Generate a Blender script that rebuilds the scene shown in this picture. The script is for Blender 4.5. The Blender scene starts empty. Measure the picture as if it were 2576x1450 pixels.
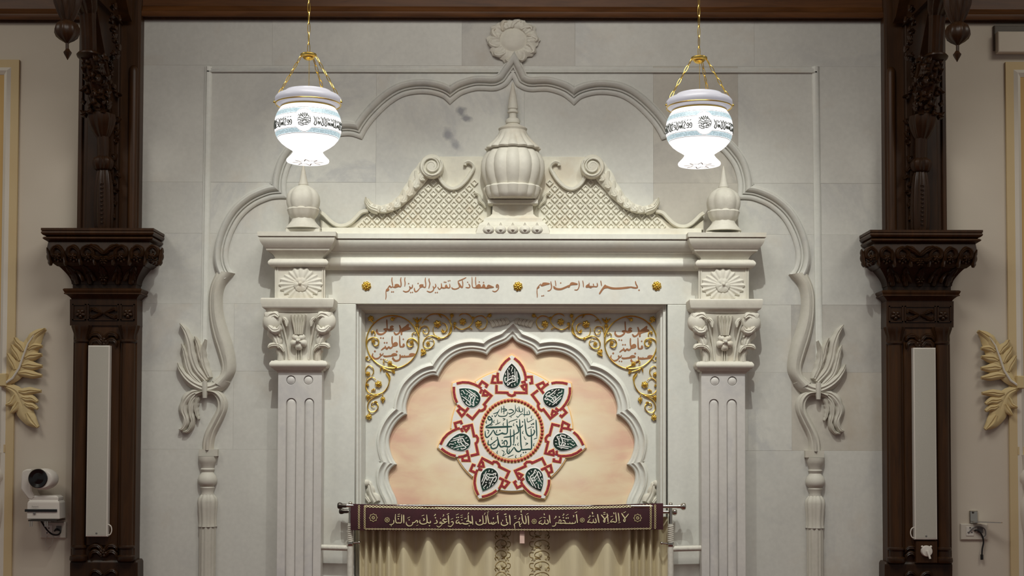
import bpy, bmesh, math, random
from mathutils import Vector, Matrix, Euler
from mathutils.geometry import tessellate_polygon
random.seed(7)
PI = math.pi
scene = bpy.context.scene
COL = scene.collection

# ------------------------------------------------------------------ camera
F = 3500.0                      # focal length in pixels of the 2576 x 1450 frame
PX0, PY0 = 1287.0, 961.0        # principal point (the photo is a shifted crop)
EYE = Vector((0.0, -7.0, 1.6))
PITCH, ROLL = math.radians(2.1), math.radians(0.13)
cd = bpy.data.cameras.new('camera')
cam = bpy.data.objects.new('camera', cd)
COL.objects.link(cam)
cd.sensor_fit = 'HORIZONTAL'; cd.sensor_width = 36.0
cd.lens = F / 2576.0 * 36.0
cd.shift_x = (1288.0 - PX0) / 2576.0
cd.shift_y = (PY0 - 725.0) / 2576.0
cd.clip_start = 0.05
CROT = Euler((PI / 2 + PITCH, 0, 0)).to_matrix() @ Matrix.Rotation(ROLL, 3, 'Z')
cam.matrix_world = Matrix.Translation(EYE) @ CROT.to_4x4()
scene.camera = cam

# ------------------------------------------------------------------ light
vs = scene.view_settings
vs.view_transform = 'Standard'; vs.look = 'None'; vs.gamma = 1.0; vs.use_curve_mapping = False
vs.exposure = 0.0
world = bpy.data.worlds.new('world'); scene.world = world
world.use_nodes = True
bg = world.node_tree.nodes['Background']
bg.inputs[0].default_value = (0.95, 0.93, 0.90, 1); bg.inputs[1].default_value = 0.19

SPOT_W, AREA_W, SIDE_W = 158, 60, 31
def spot(name, loc, target, watts, deg, blend, radius, col):
    l = bpy.data.lights.new(name, 'SPOT'); l.energy = watts; l.spot_size = math.radians(deg)
    l.spot_blend = blend; l.shadow_soft_size = radius; l.color = col
    o = bpy.data.objects.new(name, l); COL.objects.link(o); o.location = loc
    o.rotation_euler = (Vector(target) - Vector(loc)).to_track_quat('-Z', 'Y').to_euler()
    return o
def area(name, loc, target, watts, sx, sy, col):
    l = bpy.data.lights.new(name, 'AREA'); l.energy = watts; l.shape = 'RECTANGLE'
    l.size = sx; l.size_y = sy; l.color = col
    o = bpy.data.objects.new(name, l); COL.objects.link(o); o.location = loc
    o.rotation_euler = (Vector(target) - Vector(loc)).to_track_quat('-Z', 'Y').to_euler()
    return o
# three ceiling spotlights over the niche and the hall's ceiling panel lights
for k, x in enumerate((-1.0, 0.0, 1.0)):
    spot('ceiling_spotlight', (x, -1.9, 4.42), (x * 0.88, 0.0, 1.64), SPOT_W, 51, 1.0, 0.02, (0.965, 0.985, 0.92))
area('ceiling_panel_light', (0.0, -2.6, 4.62), (0.0, -2.0, 0.0), AREA_W, 2.4, 1.2, (1.0, 0.975, 0.91))
for x in (-3.4, 3.4):
    area('ceiling_panel_light', (x, -2.6, 4.62), (x * 0.95, -2.0, 0.0), SIDE_W, 1.2, 1.2, (1.0, 0.96, 0.86))

# ------------------------------------------------------------------ pixel helpers
def P(px, py, y=0.0):
    """World point seen at photo pixel (px, py) on the vertical plane at depth y (wall face y = 0)."""
    d = CROT @ Vector(((px - PX0) / F, -(py - PY0) / F, -1.0))
    t = (y - EYE.y) / d.y
    return EYE + d * t
def W(px, py, y=0.0):
    p = P(px, py, y); return (p.x, p.z)
def S(y=0.0):
    return (y - EYE.y) / F
def ZR(py, y=0.0, px=1287):      # height of a pixel row
    return P(px, py, y).z
def XC(px, y=0.0, py=725):
    return P(px, py, y).x

# ------------------------------------------------------------------ materials
MATS = {}
def nodes_of(name):
    m = bpy.data.materials.new(name); m.use_nodes = True
    nt = m.node_tree
    return m, nt, nt.nodes['Principled BSDF']
def N(nt, typ, **kw):
    n = nt.nodes.new(typ)
    for k, v in kw.items():
        setattr(n, k, v)
    return n
def ramp(nt, stops):
    r = nt.nodes.new('ShaderNodeValToRGB')
    e = r.color_ramp.elements
    while len(e) < len(stops): e.new(0.5)
    for el, (p, c) in zip(e, stops):
        el.position = p; el.color = (c[0], c[1], c[2], 1)
    return r
def coords(nt, scale=(1, 1, 1), rnd=0.0):
    tc = N(nt, 'ShaderNodeTexCoord')
    mp = N(nt, 'ShaderNodeMapping'); mp.inputs['Scale'].default_value = scale
    nt.links.new(tc.outputs['Object'], mp.inputs['Vector'])
    if rnd:
        oi = N(nt, 'ShaderNodeObjectInfo')
        mu = N(nt, 'ShaderNodeMath', operation='MULTIPLY'); mu.inputs[1].default_value = rnd
        nt.links.new(oi.outputs['Random'], mu.inputs[0])
        ad = N(nt, 'ShaderNodeVectorMath', operation='ADD')
        cb = N(nt, 'ShaderNodeCombineXYZ')
        for i in range(3): nt.links.new(mu.outputs[0], cb.inputs[i])
        nt.links.new(mp.outputs[0], ad.inputs[0]); nt.links.new(cb.outputs[0], ad.inputs[1])
        return ad.outputs[0]
    return mp.outputs[0]
def noise(nt, vec, scale, detail=4, rough=0.55, dist=0.0):
    n = N(nt, 'ShaderNodeTexNoise'); n.inputs['Scale'].default_value = scale
    n.inputs['Detail'].default_value = detail; n.inputs['Roughness'].default_value = rough
    n.inputs['Distortion'].default_value = dist
    nt.links.new(vec, n.inputs['Vector'])
    return n.outputs['Fac']
def mix(nt, fac, a, b, blend='MIX'):
    m = N(nt, 'ShaderNodeMix', data_type='RGBA', blend_type=blend)
    for sock, val in ((m.inputs[0], fac), (m.inputs[6], a), (m.inputs[7], b)):
        if hasattr(val, 'links') or hasattr(val, 'is_linked'):
            nt.links.new(val, sock)
        elif isinstance(val, (int, float)):
            sock.default_value = val
        else:
            sock.default_value = (val[0], val[1], val[2], 1)
    return m.outputs[2]
def bump(nt, bsdf, h, strength, dist=0.002):
    b = N(nt, 'ShaderNodeBump'); b.inputs['Strength'].default_value = strength
    b.inputs['Distance'].default_value = dist
    nt.links.new(h, b.inputs['Height']); nt.links.new(b.outputs[0], bsdf.inputs['Normal'])
def srgb(r, g, b):
    f = lambda c: (c / 255 / 12.92) if c / 255 <= 0.04045 else ((c / 255 + 0.055) / 1.055) ** 2.4
    return (f(r), f(g), f(b))

def plain(name, c, rough=0.5, metal=0.0, var=0.08, scale=30, bumps=0.0, coat=0.0, spec=None, sheen=0.0):
    m, nt, b = nodes_of(name)
    v = coords(nt)
    n = noise(nt, v, scale)
    c2 = tuple(max(0, x * (1 - var * 2)) for x in c)
    r = ramp(nt, [(0.3, c2), (0.7, c)])
    nt.links.new(n, r.inputs[0]); nt.links.new(r.outputs[0], b.inputs['Base Color'])
    b.inputs['Roughness'].default_value = rough; b.inputs['Metallic'].default_value = metal
    if coat: b.inputs['Coat Weight'].default_value = coat
    if sheen: b.inputs['Sheen Weight'].default_value = sheen
    if spec is not None: b.inputs['Specular IOR Level'].default_value = spec
    if bumps: bump(nt, b, noise(nt, v, scale * 6), bumps)
    MATS[name] = m
    return m

def marble(name, c1, c2, vein, vamt=0.5, rnd=17.0, blotch=None, rough=0.45):
    m, nt, b = nodes_of(name)
    v = coords(nt, rnd=rnd)
    base = ramp(nt, [(0.30, c1), (0.72, c2)])
    nt.links.new(noise(nt, v, 1.6, 6, 0.6, 0.6), base.inputs[0])
    ve = ramp(nt, [(0.44, (0, 0, 0)), (0.50, (1, 1, 1)), (0.56, (0, 0, 0))])
    nt.links.new(noise(nt, v, 1.1, 7, 0.62, 1.6), ve.inputs[0])
    soft = ramp(nt, [(0.45, (0, 0, 0)), (0.75, (1, 1, 1))])
    nt.links.new(noise(nt, v, 0.9, 3, 0.5, 0.4), soft.inputs[0])
    mk = N(nt, 'ShaderNodeMath', operation='MULTIPLY')
    nt.links.new(ve.outputs[0], mk.inputs[0]); nt.links.new(soft.outputs[0], mk.inputs[1])
    mk2 = N(nt, 'ShaderNodeMath', operation='MULTIPLY'); mk2.inputs[1].default_value = vamt
    nt.links.new(mk.outputs[0], mk2.inputs[0])
    col = mix(nt, mk2.outputs[0], base.outputs[0], vein)
    fine = ramp(nt, [(0.3, (0.93, 0.93, 0.93)), (0.7, (1, 1, 1))])
    nt.links.new(noise(nt, v, 45, 3), fine.inputs[0])
    col = mix(nt, 1.0, col, fine.outputs[0], 'MULTIPLY')
    if blotch:
        bl = ramp(nt, [(0.55, (0, 0, 0)), (0.66, (1, 1, 1))])
        nt.links.new(noise(nt, v, 2.6, 5, 0.6, 0.3), bl.inputs[0])
        mb = N(nt, 'ShaderNodeMath', operation='MULTIPLY'); mb.inputs[1].default_value = blotch[1]
        nt.links.new(bl.outputs[0], mb.inputs[0])
        col = mix(nt, mb.outputs[0], col, blotch[0])
    nt.links.new(col, b.inputs['Base Color'])
    b.inputs['Roughness'].default_value = rough
    b.inputs['Specular IOR Level'].default_value = 0.35
    bump(nt, b, noise(nt, v, 120, 3), 0.12, 0.0008)
    MATS[name] = m

marble('marble_wall', srgb(204, 203, 196), srgb(217, 216, 208), srgb(164, 166, 172), 0.5, blotch=(srgb(196, 182, 164), 0.25))
marble('marble_grey', srgb(186, 183, 175), srgb(204, 201, 193), srgb(150, 149, 150), 0.7, blotch=(srgb(182, 170, 154), 0.4))
marble('marble_brown', srgb(190, 185, 174), srgb(204, 199, 188), srgb(158, 154, 150), 0.6, blotch=(srgb(184, 172, 154), 0.5))
marble('marble_scroll', srgb(198, 194, 182), srgb(212, 208, 196), srgb(172, 166, 156), 0.35, blotch=(srgb(194, 182, 162), 0.3), rough=0.6)
marble('marble_white', srgb(219, 220, 212), srgb(229, 229, 221), srgb(190, 190, 192), 0.3, blotch=(srgb(216, 206, 190), 0.3))
marble('marble_carved', srgb(213, 209, 196), srgb(228, 224, 211), srgb(178, 170, 158), 0.35, blotch=(srgb(200, 184, 160), 0.35), rough=0.6)
marble('marble_shaft', srgb(206, 203, 198), srgb(220, 216, 210), srgb(158, 158, 166), 0.6, blotch=(srgb(178, 176, 180), 0.5))
marble('marble_pediment', srgb(221, 217, 201), srgb(233, 230, 215), srgb(188, 176, 158), 0.3, blotch=(srgb(206, 188, 160), 0.4), rough=0.6)

marble('marble_entablature', srgb(222, 221, 210), srgb(233, 231, 220), srgb(194, 188, 176), 0.3, blotch=(srgb(222, 208, 184), 0.35), rough=0.5)
def stain(name, base, spots):
    """a slab of the base marble with dark mineral patches of their own shape"""
    m = MATS[base].copy(); m.name = name; nt = m.node_tree; b = nt.nodes['Principled BSDF']
    src = b.inputs['Base Color'].links[0].from_socket
    tc = N(nt, 'ShaderNodeTexCoord'); col = src
    for (x, z), (rx, rz), ang, c, amt in spots:
        mp = N(nt, 'ShaderNodeMapping', vector_type='TEXTURE'); mp.inputs['Location'].default_value = (x, 0, z); mp.inputs['Rotation'].default_value = (0, ang, 0); mp.inputs['Scale'].default_value = (rx, 1, rz)
        nz = N(nt, 'ShaderNodeTexNoise'); nz.inputs['Scale'].default_value = 22; nz.inputs['Detail'].default_value = 4
        nt.links.new(tc.outputs['Object'], nz.inputs['Vector'])
        ad = N(nt, 'ShaderNodeMixRGB'); ad.inputs[0].default_value = 0.045
        nt.links.new(tc.outputs['Object'], ad.inputs[1]); nt.links.new(nz.outputs['Color'], ad.inputs[2]); nt.links.new(ad.outputs[0], mp.inputs['Vector'])
        ln = N(nt, 'ShaderNodeVectorMath', operation='LENGTH'); nt.links.new(mp.outputs[0], ln.inputs[0])
        rr = ramp(nt, [(0.35, (amt, amt, amt)), (1.0, (0, 0, 0))]); nt.links.new(ln.outputs['Value'], rr.inputs[0])
        col = mix(nt, rr.outputs[0], col, c)
    nt.links.new(col, b.inputs['Base Color']); MATS[name] = m

def plaster(name, c, c2):
    m, nt, b = nodes_of(name)
    v = coords(nt)
    r = ramp(nt, [(0.3, c2), (0.7, c)])
    nt.links.new(noise(nt, v, 1.4, 5), r.inputs[0]); nt.links.new(r.outputs[0], b.inputs['Base Color'])
    b.inputs['Roughness'].default_value = 0.8
    bump(nt, b, noise(nt, v, 90, 4), 0.25, 0.001)
    MATS[name] = m
plaster('plaster_wall', srgb(214, 204, 188), srgb(206, 195, 178))
plaster('cream_paint', srgb(213, 192, 150), srgb(204, 180, 136))
plaster('gold_cream', srgb(216, 196, 148), srgb(206, 180, 126))
plaster('white_paint', srgb(226, 220, 208), srgb(218, 210, 196))
plaster('ochre_paint', srgb(206, 172, 112), srgb(194, 158, 100))

def wood(name, c1, c2, rough, along=(9, 9, 0.9)):
    m, nt, b = nodes_of(name)
    v = coords(nt, along)
    r = ramp(nt, [(0.3, c1), (0.7, c2)])
    nt.links.new(noise(nt, v, 3.0, 6, 0.65, 0.7), r.inputs[0])
    nt.links.new(r.outputs[0], b.inputs['Base Color'])
    b.inputs['Roughness'].default_value = rough
    b.inputs['Coat Weight'].default_value = 0.10; b.inputs['Coat Roughness'].default_value = 0.3; b.inputs['Specular IOR Level'].default_value = 0.25
    bump(nt, b, noise(nt, coords(nt, (60, 60, 5)), 3.0), 0.15, 0.001)
    MATS[name] = m
wood('dark_wood', srgb(46, 27, 11), srgb(72, 44, 19), 0.45)
wood('carved_wood', srgb(38, 22, 9), srgb(58, 35, 16), 0.40)
wood('beam_wood', srgb(72, 42, 17), srgb(104, 64, 30), 0.5, (0.9, 9, 9))

plain('gold', srgb(238, 200, 98), 0.34, 1.0, 0.06, 20)
plain('brass', srgb(244, 210, 112), 0.30, 1.0, 0.05, 30)
plain('chrome', srgb(205, 200, 190), 0.18, 1.0, 0.03, 30)
plain('dark_metal', srgb(92, 86, 80), 0.35, 0.9, 0.05, 30)
plain('inscription_paint', srgb(166, 114, 76), 0.6, 0, 0.12, 25)
plain('maroon_velvet', srgb(66, 18, 30), 0.85, 0, 0.2, 14, 0.3, sheen=0.2)
plain('gold_thread', srgb(248, 236, 186), 0.5, 0.1, 0.12, 60)
plain('grey_thread', srgb(206, 190, 144), 0.5, 0.1, 0.1, 60)
plain('pink_ribbon', srgb(232, 200, 186), 0.6)
plain('white_plastic', srgb(226, 220, 210), 0.35, 0, 0.02, 20)
plain('black_plastic', srgb(22, 20, 20), 0.22, 0, 0.05, 20)
plain('black_rubber', srgb(20, 18, 18), 0.5, 0, 0.05, 20)
plain('speaker_grille', srgb(196, 192, 180), 0.7, 0, 0.05, 500, 0.5)
plain('grey_print', srgb(120, 118, 116), 0.6)
plain('switch_plate', srgb(214, 206, 192), 0.4, 0, 0.02)
plain('pipe_tape', srgb(222, 218, 206), 0.7, 0, 0.08, 60, 0.5)
plain('clear_plastic', srgb(206, 200, 188), 0.2, 0, 0.03)
plain('red_enamel', srgb(180, 58, 66), 0.5, 0, 0.3, 160)
plain('red_bead', srgb(178, 60, 52), 0.4, 0, 0.15, 90)
plain('gold_line', srgb(248, 206, 142), 0.6, 0, 0.05, 30)
plain('medallion_white', srgb(238, 234, 230), 0.6, 0, 0.03, 40)
plain('medallion_cream', srgb(240, 238, 224), 0.6, 0, 0.02, 40)
plain('green_ink', srgb(44, 84, 80), 0.5, 0, 0.15, 60)
plain('drop_white', srgb(240, 238, 234), 0.5, 0, 0.02, 40)
plain('box_shadow_dark', srgb(96, 88, 78), 0.6, 0, 0.05, 30)  # shadow tone for the plate behind the corner box
plain('floor_carpet', srgb(120, 60, 54), 0.9, 0, 0.1, 40)
plain('ceiling_paint', srgb(196, 184, 164), 0.8, 0, 0.03, 4)

def panel_paint():
    m, nt, b = nodes_of('painted_panel')
    v = coords(nt, (1.0, 1.0, 2.6))
    r = ramp(nt, [(0.34, srgb(239, 214, 180)), (0.48, srgb(242, 225, 191)), (0.62, srgb(246, 234, 204))])
    nt.links.new(noise(nt, v, 3.0, 5, 0.55, 0.4), r.inputs[0])
    # soft pale glow of paint in the middle, pinker towards the lobes (the print itself)
    tc = N(nt, 'ShaderNodeTexCoord')
    sub = N(nt, 'ShaderNodeVectorMath', operation='SUBTRACT'); sub.inputs[1].default_value = (0.0, 0.0, ZR(1100))
    nt.links.new(tc.outputs['Object'], sub.inputs[0])
    mu = N(nt, 'ShaderNodeVectorMath', operation='MULTIPLY'); mu.inputs[1].default_value = (1.5, 0.0, 1.9)
    nt.links.new(sub.outputs[0], mu.inputs[0])
    ln = N(nt, 'ShaderNodeVectorMath', operation='LENGTH'); nt.links.new(mu.outputs[0], ln.inputs[0])
    rr = ramp(nt, [(0.34, (0, 0, 0)), (0.86, (1, 1, 1))])
    nt.links.new(ln.outputs['Value'], rr.inputs[0])
    pk = ramp(nt, [(0.36, srgb(228, 184, 160)), (0.50, srgb(235, 204, 172)), (0.66, srgb(241, 221, 186))])
    nt.links.new(noise(nt, v, 3.4, 5, 0.55, 0.4), pk.inputs[0])
    col = mix(nt, rr.outputs[0], r.outputs[0], pk.outputs[0])
    nt.links.new(col, b.inputs['Base Color']); b.inputs['Roughness'].default_value = 0.6
    MATS['painted_panel'] = m
panel_paint()

def green_drop():
    m, nt, b = nodes_of('green_drop')
    tc = N(nt, 'ShaderNodeTexCoord')
    r = ramp(nt, [(0.35, srgb(20, 28, 24)), (0.65, srgb(38, 80, 68))])
    nt.links.new(noise(nt, tc.outputs['Object'], 14, 2), r.inputs[0])
    nt.links.new(r.outputs[0], b.inputs['Base Color']); b.inputs['Roughness'].default_value = 0.4
    MATS['green_drop'] = m
green_drop()

def satin():
    m, nt, b = nodes_of('curtain_satin')
    v = coords(nt, (40, 40, 3))
    r = ramp(nt, [(0.3, srgb(212, 200, 166)), (0.7, srgb(218, 206, 172))])
    nt.links.new(noise(nt, v, 3), r.inputs[0]); nt.links.new(r.outputs[0], b.inputs['Base Color'])
    b.inputs['Roughness'].default_value = 0.34; b.inputs['Sheen Weight'].default_value = 0.15
    bump(nt, b, noise(nt, coords(nt, (300, 300, 300)), 2), 0.1, 0.0005)
    MATS['curtain_satin'] = m
satin()

def glow(name, c, e, strength, nscale=0, lo=1.0):
    m, nt, b = nodes_of(name)
    b.inputs['Base Color'].default_value = (*c, 1); b.inputs['Roughness'].default_value = 0.3
    b.inputs['Emission Strength'].default_value = strength
    if nscale:
        r = ramp(nt, [(0.45, tuple(x * lo for x in e)), (0.58, e)])
        nt.links.new(noise(nt, coords(nt), nscale, 2), r.inputs[0])
        nt.links.new(r.outputs[0], b.inputs['Emission Color'])
    else:
        b.inputs['Emission Color'].default_value = (*e, 1)
    MATS[name] = m
glow('lamp_glass', (0.9, 0.9, 0.9), (1.0, 0.985, 0.975), 1.12)
glow('lamp_collar', (0.55, 0.55, 0.60), (0.86, 0.87, 1.0), 0.22)
glow('lamp_band', (0.22, 0.28, 0.30), (0.64, 0.82, 0.88), 0.80, 160, 0.72)
plain('lamp_ink', srgb(92, 98, 92), 0.5, 0, 0.1, 200)
plain('lamp_ink_brown', srgb(150, 116, 70), 0.5, 0, 0.1, 200)
# ------------------------------------------------------------------ mesh helpers
SIDE = 1                       # -1 while the mirrored right-hand twin of a piece is built
class MB:
    def __init__(s): s.v = []; s.f = []
    def add(s, v, f):
        o = len(s.v); s.v += [tuple(p) for p in v]; s.f += [tuple(i + o for i in q) for q in f]; return s
    def grid(s, rows, closed=False, cap0=False, cap1=False):
        n = len(rows[0]); v = [p for r in rows for p in r]; f = []
        for i in range(len(rows) - 1):
            for j in range(n if closed else n - 1):
                k = (j + 1) % n
                f.append((i * n + j, i * n + k, (i + 1) * n + k, (i + 1) * n + j))
        if cap0: f.append(tuple(range(n)))
        if cap1: f.append(tuple((len(rows) - 1) * n + j for j in range(n)))
        return s.add(v, f)
    def box(s, x0, x1, y0, y1, z0, z1, b=0.0):
        if b <= 0:
            v = [(x, y, z) for z in (z0, z1) for y in (y0, y1) for x in (x0, x1)]
            return s.add(v, [(0, 1, 3, 2), (4, 6, 7, 5), (0, 4, 5, 1), (2, 3, 7, 6), (0, 2, 6, 4), (1, 5, 7, 3)])
        # chamfer towards the viewer (the y0 side)
        r = []
        for (dx, y) in ((b, y0), (0, y0 + b), (0, y1)):
            r.append([(x0 + dx, y, z0 + dx), (x1 - dx, y, z0 + dx), (x1 - dx, y, z1 - dx), (x0 + dx, y, z1 - dx)])
        return s.grid(r, True, True, True)
    def lathe(s, rings, seg=20, lob=None, a0=0.0, a1=2 * PI, cap=True):
        """rings: (cx, cy, z, r) world; lob(theta, i) multiplies r"""
        full = abs(a1 - a0 - 2 * PI) < 1e-6
        n = seg if full else seg + 1
        rows = []
        for i, (cx, cy, z, r) in enumerate(rings):
            row = []
            for j in range(n):
                th = a0 + (a1 - a0) * j / seg
                rr = r * (lob(th, i) if lob else 1.0)
                row.append((cx + rr * math.cos(th), cy + rr * math.sin(th), z))
            rows.append(row)
        return s.grid(rows, full, cap and full, cap and full)
    def tube(s, pts, rad, seg=8, cap=True, flat=1.0):
        pts = [Vector(p) for p in pts]; rows = []
        up = Vector((0, 1, 0)); n = len(pts)
        for i, p in enumerate(pts):
            t = (pts[min(i + 1, n - 1)] - pts[max(i - 1, 0)])
            if t.length < 1e-9: t = Vector((1, 0, 0))
            t.normalize()
            u = up - t * up.dot(t)
            if u.length < 0.05: u = Vector((1, 0, 0)) - t * t.x
            u.normalize(); w = t.cross(u)
            r = rad[min(i, len(rad) - 1)] if isinstance(rad, (list, tuple)) else rad
            rows.append([p + (u * math.cos(2 * PI * k / seg) * flat + w * math.sin(2 * PI * k / seg)) * r for k in range(seg)])
        return s.grid(rows, True, cap, cap)
    def ball(s, c, rx, ry=None, rz=None, seg=10, rings=7):
        ry = ry or rx; rz = rz or rx; rows = []
        for i in range(1, rings):
            a = PI * i / rings
            rows.append([(c[0] + rx * math.sin(a) * math.cos(2 * PI * k / seg), c[1] + ry * math.sin(a) * math.sin(2 * PI * k / seg),
                          c[2] + rz * math.cos(a)) for k in range(seg)])
        return s.grid(rows, True, True, True)
    def build(s, name, mat, parent=None, angle=38, mirror=None, origin=None):
        me = bpy.data.meshes.new(name)
        sd = SIDE if mirror is None else mirror
        v = [(p[0] * sd, p[1], p[2]) for p in s.v]
        if origin: v = [(p[0] - origin[0], p[1] - origin[1], p[2] - origin[2]) for p in v]
        me.from_pydata(v, [], s.f)
        bm = bmesh.new(); bm.from_mesh(me)
        bmesh.ops.recalc_face_normals(bm, faces=bm.faces)
        bm.to_mesh(me); bm.free()
        me.polygons.foreach_set('use_smooth', [True] * len(me.polygons))
        me.set_sharp_from_angle(angle=math.radians(angle))
        me.materials.append(MATS[mat])
        o = bpy.data.objects.new(name, me); COL.objects.link(o)
        if origin: o.location = origin
        attach(o, parent)
        return o
def attach(o, parent):
    if parent is None: return
    o.parent = parent
    if parent.type == 'EMPTY':
        o.matrix_parent_inverse = Matrix.Translation(parent.location).inverted()
def thing(name, label, cat, loc=(0, 0, 0), group=None):
    o = bpy.data.objects.new(name, None); COL.objects.link(o)
    o.empty_display_size = 0.05; o.location = (loc[0], loc[1], loc[2])
    return tag(o, label, cat, group)
def tag(o, label, cat, group=None):
    o['label'] = label; o['category'] = cat; o['kind'] = 'thing'
    if group: o['group'] = group
    return o
def struct(o): o['kind'] = 'structure'; return o
def copy_tree(o, parent=None, offset=None):
    c = o.copy(); COL.objects.link(c)
    if parent is not None:
        mi = o.matrix_parent_inverse.copy(); c.parent = parent; c.matrix_parent_inverse = mi
    if offset is not None: c.location = Vector(c.location) + Vector(offset)
    for ch in o.children: copy_tree(ch, c)
    return c

def cat(pts, n=6, closed=False):
    """Catmull-Rom through 2D/3D points"""
    P_ = [Vector(p) for p in pts]
    if len(P_) < 3: 
        if len(P_) == 2:
            return [P_[0].lerp(P_[1], i / n) for i in range(n + 1)]
        return P_
    out = []; m = len(P_)
    for i in range(m if closed else m - 1):
        if closed:
            a, b, c, d = P_[i - 1], P_[i], P_[(i + 1) % m], P_[(i + 2) % m]
        else:
            b, c = P_[i], P_[i + 1]
            a = P_[i - 1] if i > 0 else b * 2 - c
            d = P_[i + 2] if i + 2 < m else c * 2 - b
        for k in range(n):
            t = k / n; t2 = t * t; t3 = t2 * t
            out.append((b * 2 + (c - a) * t + (a * 2 - b * 5 + c * 4 - d) * t2 + (b * 3 - a - c * 3 + d) * t3) * 0.5)
    if not closed: out.append(P_[-1])
    return out
def inpoly(x, y, poly):
    r = False; j = len(poly) - 1
    for i in range(len(poly)):
        a, b = poly[i], poly[j]
        if (a[1] > y) != (b[1] > y) and x < (b[0] - a[0]) * (y - a[1]) / (b[1] - a[1]) + a[0]: r = not r
        j = i
    return r
def area2(p): return 0.5 * sum(p[i - 1][0] * p[i][1] - p[i][0] * p[i - 1][1] for i in range(len(p)))
def inset(p, b):
    n = len(p); out = []
    sg = 1 if area2(p) > 0 else -1
    for i in range(n):
        a, c, d = Vector(p[i - 1]), Vector(p[i]), Vector(p[(i + 1) % n])
        t1 = (c - a); t2 = (d - c)
        if t1.length < 1e-9 or t2.length < 1e-9: out.append((c.x, c.y)); continue
        t1.normalize(); t2.normalize()
        n1 = Vector((-t1.y, t1.x)); n2 = Vector((-t2.y, t2.x)); m = n1 + n2
        if m.length < 1e-6: m = n1
        m.normalize(); k = min(1 / max(m.dot(n1), 0.35), 2.0)
        q = c + m * (b * k * sg); out.append((q.x, q.y))
    return out
def slab(mb, loops, y0, y1, bev=0.002):
    """flat piece in the wall plane: loops of world (x, z); loops[1:] are holes; front at y0, back at y1"""
    fr = []
    for k, lp in enumerate(loops):
        fr.append(inset(lp, bev if k == 0 else -bev) if bev > 0 else lp)
    tri = tessellate_polygon([[Vector((p[0], p[1], 0)) for p in lp] for lp in fr])
    flat = [p for lp in fr for p in lp]
    mb.add([(p[0], y0, p[1]) for p in flat], tri)
    for a, lp in zip(fr, loops):
        rows = [[(p[0], y0, p[1]) for p in a]]
        if bev > 0: rows.append([(p[0], y0 + bev, p[1]) for p in lp])
        rows.append([(p[0], y1, p[1]) for p in lp])
        mb.grid(rows, True)
    return mb
def wl(pts, y=0.0): return [W(p[0], p[1], y) for p in pts]
def circ(cx, cy, rx, ry=None, n=24, a0=0):
    ry = ry or rx
    return [(cx + rx * math.cos(a0 + 2 * PI * i / n), cy + ry * math.sin(a0 + 2 * PI * i / n)) for i in range(n)]

def sweep(mb, lobes, prof, y0, sgn=1, n=6, endcaps=True):
    """moulding: lobes = runs of pixel points meeting in cusps; prof = (offset px, relief m)"""
    runs = []
    for L in lobes:
        p = cat(L, n) if len(L) > 2 else [Vector(q) for q in L]
        tn = []
        for i in range(len(p)):
            t = p[min(i + 1, len(p) - 1)] - p[max(i - 1, 0)]
            tn.append(t.normalized())
        runs.append((p, tn))
    def nrm(t): return Vector((-t.y, t.x)) * sgn
    mit = []
    for a, b in zip(runs, runs[1:]):
        n1, n2 = nrm(a[1][-1]), nrm(b[1][0])
        d = n1 + n2
        if d.length < 1e-4: d = n1
        d.normalize(); mit.append((a[0][-1], Vector((-d.y, d.x))))
    for k, (p, tn) in enumerate(runs):
        ref = p[len(p) // 2] if len(p) > 2 else p[0].lerp(p[1], 0.5)
        lim = []
        if k > 0: lim.append(mit[k - 1])
        if k < len(runs) - 1: lim.append(mit[k])
        rows = []
        for q, t in zip(p, tn):
            row = []
            nn = nrm(t)
            for u, h in prof:
                w = q + nn * u
                for c, m in lim:
                    sr = (ref - c).dot(m); sw = (w - c).dot(m)
                    atc = (q - c).length < 1e-6
                    if sr * sw < 0 or atc:
                        tm = t.dot(m)
                        w = w - (t * (sw / tm) if abs(tm) > 0.25 else m * sw)
                x, z = W(w.x, w.y, y0)
                row.append((x, y0 - h, z))
            rows.append(row)
        mb.grid(rows)
        if endcaps:
            for r in ([rows[0]] if k == 0 else []) + ([rows[-1]] if k == len(runs) - 1 else []):
                mb.add(list(r) + [(r[-1][0], y0, r[-1][2]), (r[0][0], y0, r[0][2])], [tuple(range(len(r) + 2))])
    return mb

def segs(lst, n=10):
    """(type, y0, y1, e0, e1): rows of a moulding as (row px, extension px)"""
    out = []
    for s in lst:
        ty, a, b, e0, e1 = s[:5]
        k = 1 if ty == 'l' else n
        for i in range(k + 1):
            t = i / k
            if ty == 'l': e = e0 + (e1 - e0) * t
            elif ty == 't': e = e0 + (e1 - e0) * t + s[5] * math.sin(PI * t)          # torus: bulge px
            elif ty == 'v': e = e0 + (e1 - e0) * (math.sin(t * PI / 2) if e1 > e0 else 1 - math.cos(t * PI / 2))   # ovolo
            elif ty == 'c': e = e0 + (e1 - e0) * (1 - math.cos(t * PI / 2) if e1 > e0 else math.sin(t * PI / 2))   # cavetto
            out.append((a + (b - a) * t, e))
    return out
def mold(mb, x0, x1, y0, yb, rows, dscale=1.0, side=(1, 1)):
    """stack of rectangles round the block x0..x1 (px) with face at y0 and back yb; rows of (row px, ext px)"""
    sc = S(y0); R = []
    for r, e in rows:
        xa, z = W(x0 - e * side[0], r, y0); xb, zz = W(x1 + e * side[1], r, y0)
        z = zz = ZR(r, y0)
        yf = y0 - e * sc * dscale
        R.append([(xa, yb, z), (xa, yf, z), (xb, yf, z), (xb, yb, z)])
    return mb.grid(R, True, True, True)

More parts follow.
